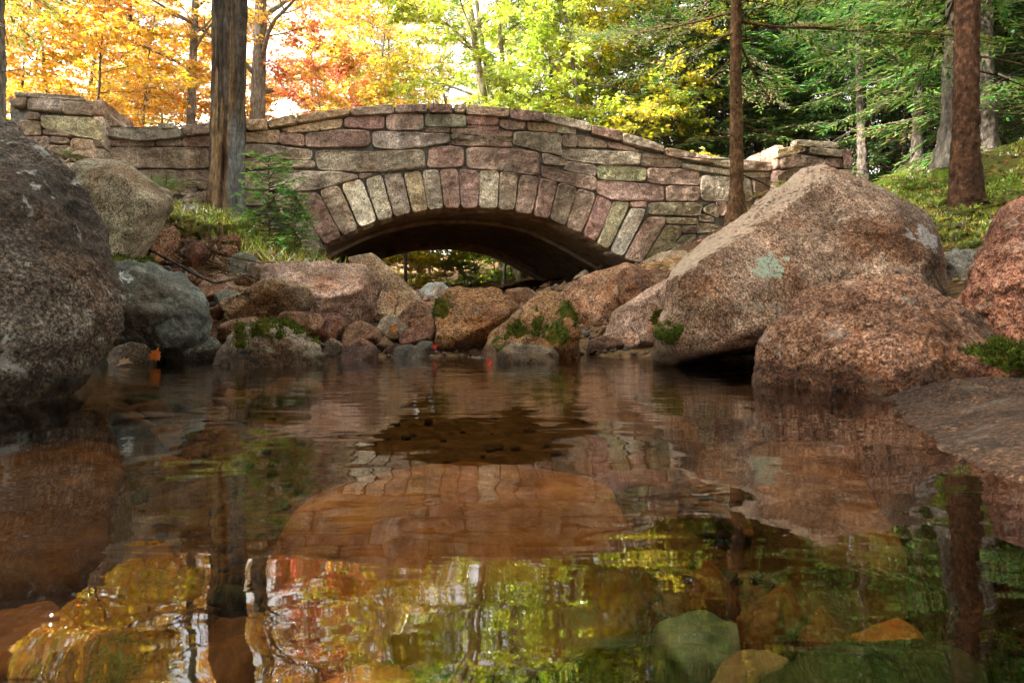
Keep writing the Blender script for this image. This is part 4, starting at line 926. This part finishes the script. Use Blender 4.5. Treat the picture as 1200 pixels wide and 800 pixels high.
T_M = [(('tallmaple', 0), 220, 13.6, .94, OR, 'orange maple with a slim straight grey trunk right above the dip in the left parapet'), (('stoutmaple', 0), 306, 14.6, .96, YO, 'golden maple with a stout grey trunk just right of the dead snag'),
       (('maple', 2), -60, 14.2, 1.05, YO, 'yellow-orange maple rising behind the left end pillar')]
for key, px, Y, s, c, lab in T_M: px_tree(key, 'maple_tree', px, Y, s, c, lab, GM)
for k, (px, Y, s, c) in enumerate([(95, 19.5, 1.05, OR), (365, 23, 1.0, RD), (20, 19, 1.0, YO), (440, 24, 1.2, YO), (490, 26, 1.35, YE), (425, 21, 1.0, YE),  (-190, 17, 1.0, OR), (170, 22, 1.0, YE), (400, 23, .95, OR)]):
    cn_ = 'red' if c is RD else 'orange' if c is OR else 'yellow-green' if c is YG else 'golden'
    px_tree(('maple', k % 3), 'maple_tree', px, Y, s, c, cn_ + ' leaved maple in the wood beyond the left half of the bridge', GM)
px_tree(('birch', 0), 'birch_tree', 612, 13.8, 1.05, YG, 'pale mottled many-stemmed birch with yellow-green leaves above the middle of the bridge')
GY = 'yellow-green trees beyond the middle of the bridge'
for k, (px, Y, s, c) in enumerate([(690, 15.5, .9, YG), (740, 17.5, 1.0, YE), (660, 20, 1.1, YG), (790, 19, .95, YG), (540, 24, 1.1, GR), (700, 25, 1.2, GR)]):
    px_tree(('maple', (k + 1) % 3), 'broadleaf_tree', px, Y, s, c, ('yellow' if c is YE else 'green' if c is GR else 'yellow-green') + ' leaved tree in the wood beyond the middle of the bridge', GY)
px_tree(('sapling', 0), 'beech_sapling', 735, 12.9, 1.0, YE, 'young beech with layered bright yellow leaves over the right slope of the parapet')
px_tree(('sapling', 0), 'beech_sapling', 492, 17.2, .75, YE, 'young beech with yellow leaves seen through the arch', z=.65)
GS = 'dark conifers beyond the right half of the bridge'
for k, (px, Y, s, c) in enumerate([(150, 20.5, 1.1, DG), (640, 18, 1.0, MG), (780, 16.5, 1.0, DG), (835, 14.5, .95, MG), (890, 17, 1.05, DG), (940, 14.8, 1.0, MG), (1010, 16, 1.05, DG), (1075, 13.5, 1.0, MG), (1088, 17, 1.05, DG), (1158, 12.0, 1.1, MG), (1215, 14, 1.05, DG), (1290, 12, 1.1, MG),
                                   (860, 21, 1.1, MG), (930, 20, 1.1, DG), (985, 22, 1.15, DG), (1050, 20, 1.15, MG), (1130, 19, 1.1, DG), (1190, 21, 1.15, MG), (1260, 18, 1.1, DG), (1350, 16, 1.1, DG), (740, 22, 1.1, DG), (800, 25, 1.2, MG), (900, 27, 1.25, DG), (1000, 28, 1.3, DG), (1100, 26, 1.25, DG), (1200, 27, 1.3, DG), (600, 27, 1.2, DG), (420, 25, 1.15, MG), (1320, 24, 1.3, DG)]):
    lab = {0: 'dark conifer with drooping boughs among the orange maples', 9: 'conifer with a bare grey trunk right of the two trunks on the mossy bank'}.get(k, ('dark' if c is DG else 'mid') + ' green spruce in the conifer wood beyond the bridge')
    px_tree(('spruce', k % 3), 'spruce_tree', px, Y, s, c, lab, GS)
for k, (x, y, s) in enumerate([(-7, -4, 1.5), (-3.5, -6, 1.5), (.5, -6.5, 1.5), (4, -5.5, 1.5), (7.5, -3.5, 1.4), (9, 1, 1.3), (-9.5, 0, 1.1), (8.5, 5, 1.0), (-11, -7, 1.2), (11, -7, 1.2), (2.5, -10, 1.8), (-2, -9.5, 1.8), (6, -8, 1.7), (-6.5, -8, 1.7)]):  # unseen spruces added behind and beside the camera to cut the frontal light
    tree(('spruce', k % 3), 'spruce_tree', x, y, rt.uniform(0, 6.28), s, MG, 'unseen spruce added round the near end of the pool to block light', 'unseen light-blocking spruces round the near end of the pool')
for k, (x, y, s) in enumerate([(-8, -1.6, 1.5), (-8.2, .6, 1.55), (-8, 2.6, 1.5), (-9, 4.6, 1.5), (-10.2, 6.9, 1.35), (-12, 2, 1.6)]):  # unseen spruces added off to the left to keep the sun off pool and bridge
    tree(('spruce', k % 3), 'spruce_tree', x, y, rt.uniform(0, 6.28), s, MG, 'unseen tall spruce added on the left bank to shade the pool', 'unseen shade spruces added on the left bank')
GU = 'young trees close behind the parapet'
for k, (px, Y, s, c) in enumerate([(60, 12.2, .85, OR), (110, 13.4, .9, YO), (165, 12.6, .8, OR), (385, 13.8, .8, RD), (430, 14.2, .8, YO), (475, 13.2, .75, YE), (590, 14.8, .9, YG), (660, 15.2, .95, YG), (700, 14.2, .85, YE), (775, 13.6, .75, YG), (20, 13, .9, YO), (195, 17.5, .95, YO), (262, 17.2, .9, OR), (330, 22, 1.1, YO), (130, 17.5, .9, YE), (395, 21, .9, YO)]):
    px_tree(('sapling', 0), 'young_tree', px, Y, s * 1.15, c, {OR: 'orange', YO: 'golden', RD: 'red', YE: 'yellow', YG: 'yellow-green'}[c] + ' leaved young tree close behind the bridge parapet', GU)
for k, (px, Y, s, c) in enumerate([(800, 14.5, .45, LG), (850, 13.2, .4, MG), (905, 12.6, .35, LG), (1230, 12.5, .4, MG), (930, 15, .6, LG), (1060, 15, .6, MG), (1170, 14, .6, LG), (870, 15.5, .65, MG)]):
    px_tree(('spruce', k % 3), 'young_spruce', px, Y, s * 1.15, c, 'young green spruce with low boughs in the wood behind the right end pillar', 'young spruces behind the right end pillar')
for k, (px, Y, s, c) in enumerate([(1011, 14.2, .9, DG), (1076, 13.2, .95, DG), (1090, 15.5, 1.0, MG), (1160, 11.6, 1.0, DG), (1186, 13.5, 1.0, MG), (945, 16.5, .95, DG), (980, 17.5, 1.0, MG), (1040, 17, 1.0, DG), (1125, 16, 1.05, DG)]):
    px_tree(('tallspruce', 0), 'spruce_tree', px, Y, s, c, 'spruce with a bare grey-brown lower trunk in the wood right of the end pillar', 'bare-trunked spruces right of the end pillar', barkm='bark_dark')
# trees on the near side
hb = W(864, 250, 8.0)
tree(('hemlock', 0), 'hemlock_tree', hb[0], 8.0, 1.2, 1.0, LG, 'slim brown hemlock trunk leaning slightly in front of the right parapet', lean=(0, -.03), z=hb[2] - .05)
hb = W(1133, 252, 6.5)
tree(('tallspruce', 0), 'spruce_tree', hb[0], 6.5, .3, 1.0, MG, 'red-brown rough-barked spruce trunk on the mossy bank at the right', z=hb[2] - .05, lean=(0, -.015))
hb = W(1111, 190, 8.6)
tree(('tallspruce', 0), 'spruce_tree', hb[0], 8.6, 2.4, 1.08, DG, 'grey-barked spruce trunk just behind the red-brown one on the mossy bank', z=hb[2] - .1, barkm='bark_grey', lean=(0, -.02))
hb = W(-6, 150, 9.2)
tree(('tallspruce', 0), 'spruce_tree', hb[0], 9.2, 4, .95, MG, 'grey trunk cut off by the left edge above the end pillar', z=1.8, barkm='bark_grey')
for k, (px, Y, s, c) in enumerate([(478, 17, .8, YE), (505, 17.6, .7, YE), (525, 19, 1.0, YG), (560, 20, 1.1, YG), (600, 18.5, .9, GR), (640, 17.5, .7, GR), (500, 22, 1.2, YG), (580, 23, 1.3, YG), (450, 19, 1.1, YE), (545, 17.5, .6, LG), (620, 21, 1.1, YG), (670, 19, .9, YG)]):
    px_tree(('bush', 0), 'shrub', px, Y, s * 1.1, c, 'leafy shrub on the far bank seen through the arch', 'shrubs seen through the arch', cat='shrub')

# dead snag in front of the left half of the bridge
sb = W(265, 247, 7.6); snag = empty('dead_tree', (sb[0], 7.6, sb[2] - .1), 'tall dead trunk with peeling bark and bare orange and silver wood before the bridge', 'dead tree')
nz_, ns_ = 420, 110; zz = np.linspace(0, 5.6, nz_); th = np.linspace(0, 2 * np.pi, ns_, endpoint=False); Zg, Th = np.meshgrid(zz, th, indexing='ij')
Q = np.stack([np.cos(Th), np.sin(Th), Zg * .35], -1).reshape(-1, 3); Q2 = np.stack([np.cos(Th) * 4, np.sin(Th) * 4, Zg * .8], -1).reshape(-1, 3); Q3 = np.stack([np.cos(Th) * 9, np.sin(Th) * 9, Zg * 3], -1).reshape(-1, 3)
u_ = np.cos(Th).ravel(); fz = Zg.ravel(); wv = fbm(Q2, 1.2, 3, 4) * .22
front = -np.sin(Th).ravel()
edge = u_ + wv
barkmask = np.where(front > -.3, np.maximum(sstep(-edge, .62, .72), np.maximum(sstep(edge, .9, .95) * 0, sstep(fz + 1.1 * fbm(Q2, .9, 3, 6), 1.4, 1.65))), 1.)
silver = sstep(edge, .42, .52) * (1 - sstep(fz, .95, 1.3)) * (front > -.5)
hole = np.exp(-(((u_ - .12) / .22) ** 2 + ((fz - .62) / .2) ** 2) * 1.0) * (front > 0) * (1 + fbm(Q2, 2, 3, 9))
streak = sstep(fbm(np.stack([np.cos(Th) * 5, np.sin(Th) * 5, Zg * .5], -1).reshape(-1, 3), 1, 4, 15), -.15, .25)
c_bark, c_wood, c_wood2, c_sil = np.array((.11, .085, .065)), np.array((.29, .185, .1)), np.array((.085, .05, .03)), np.array((.21, .205, .2))
C_ = c_wood + (c_wood2 - c_wood) * (streak * .85)[:, None]; C_ = C_ + (c_sil - C_) * silver[:, None]; C_ = C_ + (c_bark * (.7 + .5 * streak[:, None]) - C_) * barkmask[:, None]
C_ = C_ + (np.array((.05, .022, .015)) - C_) * np.clip(hole * 1.3, 0, 1)[:, None]
rr = .163 + .07 * np.exp(-fz * 5) * (1 + .6 * np.cos(Th.ravel() * 5 + 1)) - .016 * np.abs(fbm(np.stack([np.cos(Th) * 6, np.sin(Th) * 6, Zg * .9], -1).reshape(-1, 3), 1, 4, 33)) + .018 * barkmask + .012 * fbm(Q, 1.5, 3, 2) + .006 * fbm(Q2, 1.5, 3, 3) + barkmask * .012 * fbm(Q3, 1, 3, 7) - .05 * np.clip(hole, 0, 1) + silver * .006 * fbm(Q3 * (1.5, 1.5, .15), 1, 2, 8)
Vs = np.stack([rr * np.cos(Th).ravel() + .03 * np.sin(fz * .7), rr * np.sin(Th).ravel(), fz], 1); a = np.arange(nz_ - 1)[:, None] * ns_; j = np.arange(ns_)[None]; j2 = (j + 1) % ns_
tk = mk('trunk', Vs, np.stack([a + j, a + j2, a + ns_ + j2, a + ns_ + j], -1).reshape(-1, 4), M['snag'], snag, attrs={'tone': C_}, loc=(0, 0, 0)); tk.location = (0, 0, 0)

# hemlock seedlings, ferns, herbs, grass
sp_ = W(318, 300, 7.15)
tree(('seedling', 0), 'hemlock_seedling', sp_[0] - .02, 7.15, .5, .9, (.2, .46, .06), 'small bright green conifer seedling right of the dead trunk', z=hz(sp_[0], 7.15) - .02, cat='seedling')
tree(('seedling', 0), 'hemlock_seedling', W(345, 300, 7.3)[0], 7.3, 2.5, .6, (.15, .4, .06), 'shorter conifer seedling at the left foot of the arch', z=hz(W(345, 300, 7.3)[0], 7.3), cat='seedling')
def fern(name, pos, n, L, colr, label, group=None, cat='fern', seed=0):
    rg = np.random.default_rng(seed); LP, LD, LN, LL, LR = [], [], [], [], []; T = Acc()
    for k in range(n):
        az = k / n * 6.28 + rg.normal(0, .3); l = L * rg.uniform(.7, 1.15); p = limb((0, 0, 0), (math.cos(az) * .6, math.sin(az) * .6, .9), l, 9, -.2, .05, rg); T.add(*tube(p, .003, 3))
        for m in range(18):
            t = .15 + .85 * m / 18; b = at(p, t); d = norm(at(p, min(1, t + .06)) - at(p, t - .05)); sd = norm(np.cross(d, (0, 0, 1.)))
            for sg in (-1, 1): LP.append(b); LD.append(sd * sg + d * .35); LN.append((0, 0, 1.)); LL.append(.3 * l * (1.05 - t) * min(1, t * 5) + .01); LR.append((rg.random(), rg.random() * .5 + .25, 0))
    LL = np.array(LL); V, F, A = leaves_mesh(np.array(LP), np.array(LD), np.array(LN), LL, np.maximum(LL * .28, .008), np.array(LR), .05)
    e = empty(name, pos, label, cat, group); a = T.build('stem', M['bark_brown'], e, loc=(0, 0, 0)); b = mk('fronds', V, F, M['herb'], e, False, {'rnd': A}, (0, 0, 0))
    for o in (a, b): o.location = (0, 0, 0); o.color = (*colr, 1)
def on(px, Y, dz=0.): x = (px - 600) / FP * Y; return (x, Y, hz(x, Y) + dz)
fern('fern', W(192, 232, 5.6), 9, .42, (.2, .42, .06), 'fern with pale green fronds behind the tip of the speckled grey-brown boulder', seed=1)
fern('fern', W(178, 226, 5.9), 7, .36, (.26, .45, .06), 'paler fern leaning left of the dead trunk', seed=2)
fern('herb', W(76, 188, 6.2), 8, .25, (.3, .5, .06), 'tuft of light green herb at the base of the left end pillar', cat='herb', seed=3)
fern('herb', W(92, 190, 6.4), 7, .2, (.28, .5, .06), 'small leafy herb beside the light green tuft at the left pillar', cat='herb', seed=4)
fern('herb', W(884, 234, 8.6), 8, .28, (.5, .6, .1), 'pale yellow-green sprig against the right parapet beside the slim trunk', cat='herb', seed=5)
fern('herb', W(914, 220, 8.7), 7, .2, (.7, .6, .05), 'yellow sprig at the foot of the right end pillar', cat='herb', seed=6)
GF = 'low ferns on the mossy bank'
for k in range(46):
    px, Y = rt.uniform(1060, 1260), rt.uniform(5.4, 8.4); p = on(px, Y, -.02)
    if p[0] < 3.5: continue
    fern('fern', p, 6, rt.uniform(.14, .34), [(.45, .65, .08), (.3, .55, .07), (.55, .68, .1)][k % 3], 'low green fern growing on the mossy bank', GF, seed=30 + k)
GL = 'leafy herbs on the left bank'
for k in range(64):
    w = ray_ground(rt.uniform(200, 372), rt.uniform(246, 294), 5.6); p = (w[0], w[1], hz(w[0], w[1]) - .01)
    fern('herb', p, 8, rt.uniform(.14, .34), [(.68, .78, .08), (.5, .7, .08), (.85, .75, .08), (.7, .55, .1)][k % 4], 'leafy herb growing on the left bank beside the dead trunk', GL, cat='herb', seed=80 + k)
# grass on the left bank and mossy bank
LP, LD, LL, LR = [], [], [], []
for k in range(3600):
    px, Y = rt.normal(285, 50), rt.uniform(6.3, 8.0)
    p = on(px, Y, -.01)
    if p[2] < .45 or px < 195: continue
    LP.append(p); LD.append((rt.normal(0, .5), rt.normal(-.25, .5), rt.uniform(.5, 1))); LL.append(rt.uniform(.05, .2)); LR.append(rt.random(3))
LL = np.array(LL); V, F, A = leaves_mesh(np.array(LP), np.array(LD), norm(rt.normal(0, 1, (len(LP), 3))), LL, LL * 0 + .007, np.array(LR), 0)
go = mk('grass', V, F, M['herb'], None, False, {'rnd': A}); go.color = (.66, .72, .1, 1); tag(go, 'thin grass on the banks', 'grass', kind='stuff')
LP, LD, LL, LR = [], [], [], []
while len(LP) < 9000:
    px, Y = rt.uniform(1030, 1300), rt.uniform(5.2, 9); x = (px - 600) / FP * Y
    if x < 3.6 or vnoise(np.array([[x * 1.5, Y * 1.5, 0]]), 5)[0] < -.1: continue
    LP.append((x, Y, 0)); LD.append((rt.normal(0, .6), rt.normal(-.2, .6), 1)); LL.append(rt.uniform(.02, .06)); LR.append(rt.random(3))
LP = np.array(LP); LP[:, 2] = hgt(LP[:, 0], LP[:, 1]) - .005; LL = np.array(LL); V, F, A = leaves_mesh(LP, np.array(LD), norm(rt.normal(0, 1, (len(LP), 3))), LL, LL * .3, np.array(LR), 0)
go = mk('moss_tufts', V, F, M['herb'], None, False, {'rnd': A}); go.color = (.42, .5, .05, 1); tag(go, 'bright green moss tufts on the right bank', 'moss', kind='stuff')
# fallen leaves
LP, LD, LN, LR = [], [], [], []
while len(LP) < 2600:
    px, Y = rt.uniform(100, 1300), rt.uniform(4.3, 9); x = (px - 600) / FP * Y; z = hz(x, Y)
    if z < .12 or rt.random() < .35 and -2.2 < x < 2: continue
    e_ = .04; sx_ = (hz(x + e_, Y) - z) / e_; sy_ = (hz(x, Y + e_) - z) / e_
    LP.append((x, Y, z + .012)); LN.append((-sx_ + rt.normal(0, .25), -sy_ + rt.normal(0, .25), 1)); a = rt.uniform(0, 6.28); LD.append((math.cos(a), math.sin(a), sx_ * math.cos(a) + sy_ * math.sin(a))); LR.append(rt.random(3))
n = len(LP); LL = rt.uniform(.04, .09, n); V, F, A = leaves_mesh(np.array(LP), np.array(LD), norm(np.array(LN)), LL, LL * .7, np.array(LR), .12)
lo = mk('leaf_litter', V, F, M['herb'], None, False, {'rnd': A}); lo.color = (.42, .19, .06, 1); tag(lo, 'brown and orange fallen leaves on the banks', 'leaf litter', kind='stuff')
def single_leaf(pos, d, n_, L, colr, label):
    "one five-lobed maple leaf"
    d = norm(np.array(d, float)); n_ = norm(np.array(n_, float)); s = norm(np.cross(d, n_)); n_ = np.cross(s, d)
    lob = [(0, .0), (.18, .12), (.1, .42), (.3, .34), (.42, .5), (.5, .28), (.68, .36), (.72, .14), (1, 0)]
    pts = lob + [(a, -b) for a, b in lob[-2:0:-1]]
    V = [np.array(pos) + d * L * a + s * L * b + n_ * L * (abs(b) * .3 + .1 * math.sin(a * 3)) for a, b in pts]; c = np.array(pos) + d * L * .45; V.append(c + n_ * L * .05); m = len(pts)
    F = [(i, (i + 1) % m, m) for i in range(m)]
    o = mk('fallen_leaf', np.array(V), np.array(F), M['herb'], None, False, {'rnd': np.full((m + 1, 3), .5)}, tuple(pos)); o.color = (*colr, 1); tag(o, label, 'leaf')
single_leaf(W(183, 424, 3.75), (.15, .1, 1), (-.2, -1, .2), .085, (.85, .2, .02), 'upright orange leaf standing at the water edge beside the banded stone')
single_leaf(W(571, 427, 3.78), (.6, -.1, .5), (-.2, -1, .5), .04, (.8, .04, .03), 'small red leaf at the waterline before the flat pale stone')
single_leaf(W(507, 409, 4.55), (.6, .1, .7), (0, -1, .3), .045, (.75, .05, .03), 'small red leaf between the grey cobbles and the boxy boulder')
single_leaf(W(459, 388, 4.75), (.7, 0, .4), (0, -1, .4), .05, (.85, .25, .03), 'orange leaf stuck on the tan slanted stone')
single_leaf(W(136, 428, 3.7), (1, .1, .15), (0, -.5, 1), .09, (.5, .28, .14), 'curled tan leaf at the foot of the banded stone')
# dark root snaking down the left bank
rp = np.array([W(x, y, Y) for x, y, Y in [(168, 284, 5.1), (178, 294, 5.05), (207, 309, 4.95), (233, 324, 4.85), (253, 332, 4.8), (270, 328, 4.85), (287, 322, 4.95), (304, 327, 5.0)]])
t = np.linspace(0, 7, 60); rp = np.stack([np.interp(t, np.arange(8), rp[:, i]) for i in range(3)], 1); rp[1:-1] = (rp[:-2] + 2 * rp[1:-1] + rp[2:]) / 4
V, F = tube(rp, np.linspace(.013, .007, 60) * (1 + .15 * np.sin(t * 9)), 7); tag(mk('root', V, F, M['bark_dark']), 'dark bare root snaking down over the stones of the left bank', 'root')
for k in range(16):
    x0, y0 = rt.uniform(180, 262), rt.uniform(258, 290); Y = 5.75
    p = np.array([W(x0 + q * rt.normal(2, 5), y0 + q * 9, Y - .05 * q) + rt.normal(0, .012, 3) for q in range(6)]); V, F = tube(p, np.linspace(.012, .003, 6) * rt.uniform(.5, 1.2), 5)
    tag(mk('root', V, F, M['bark_brown']), 'thin hanging root in the eroded face of the left bank', 'root', 'hanging roots of the left bank')
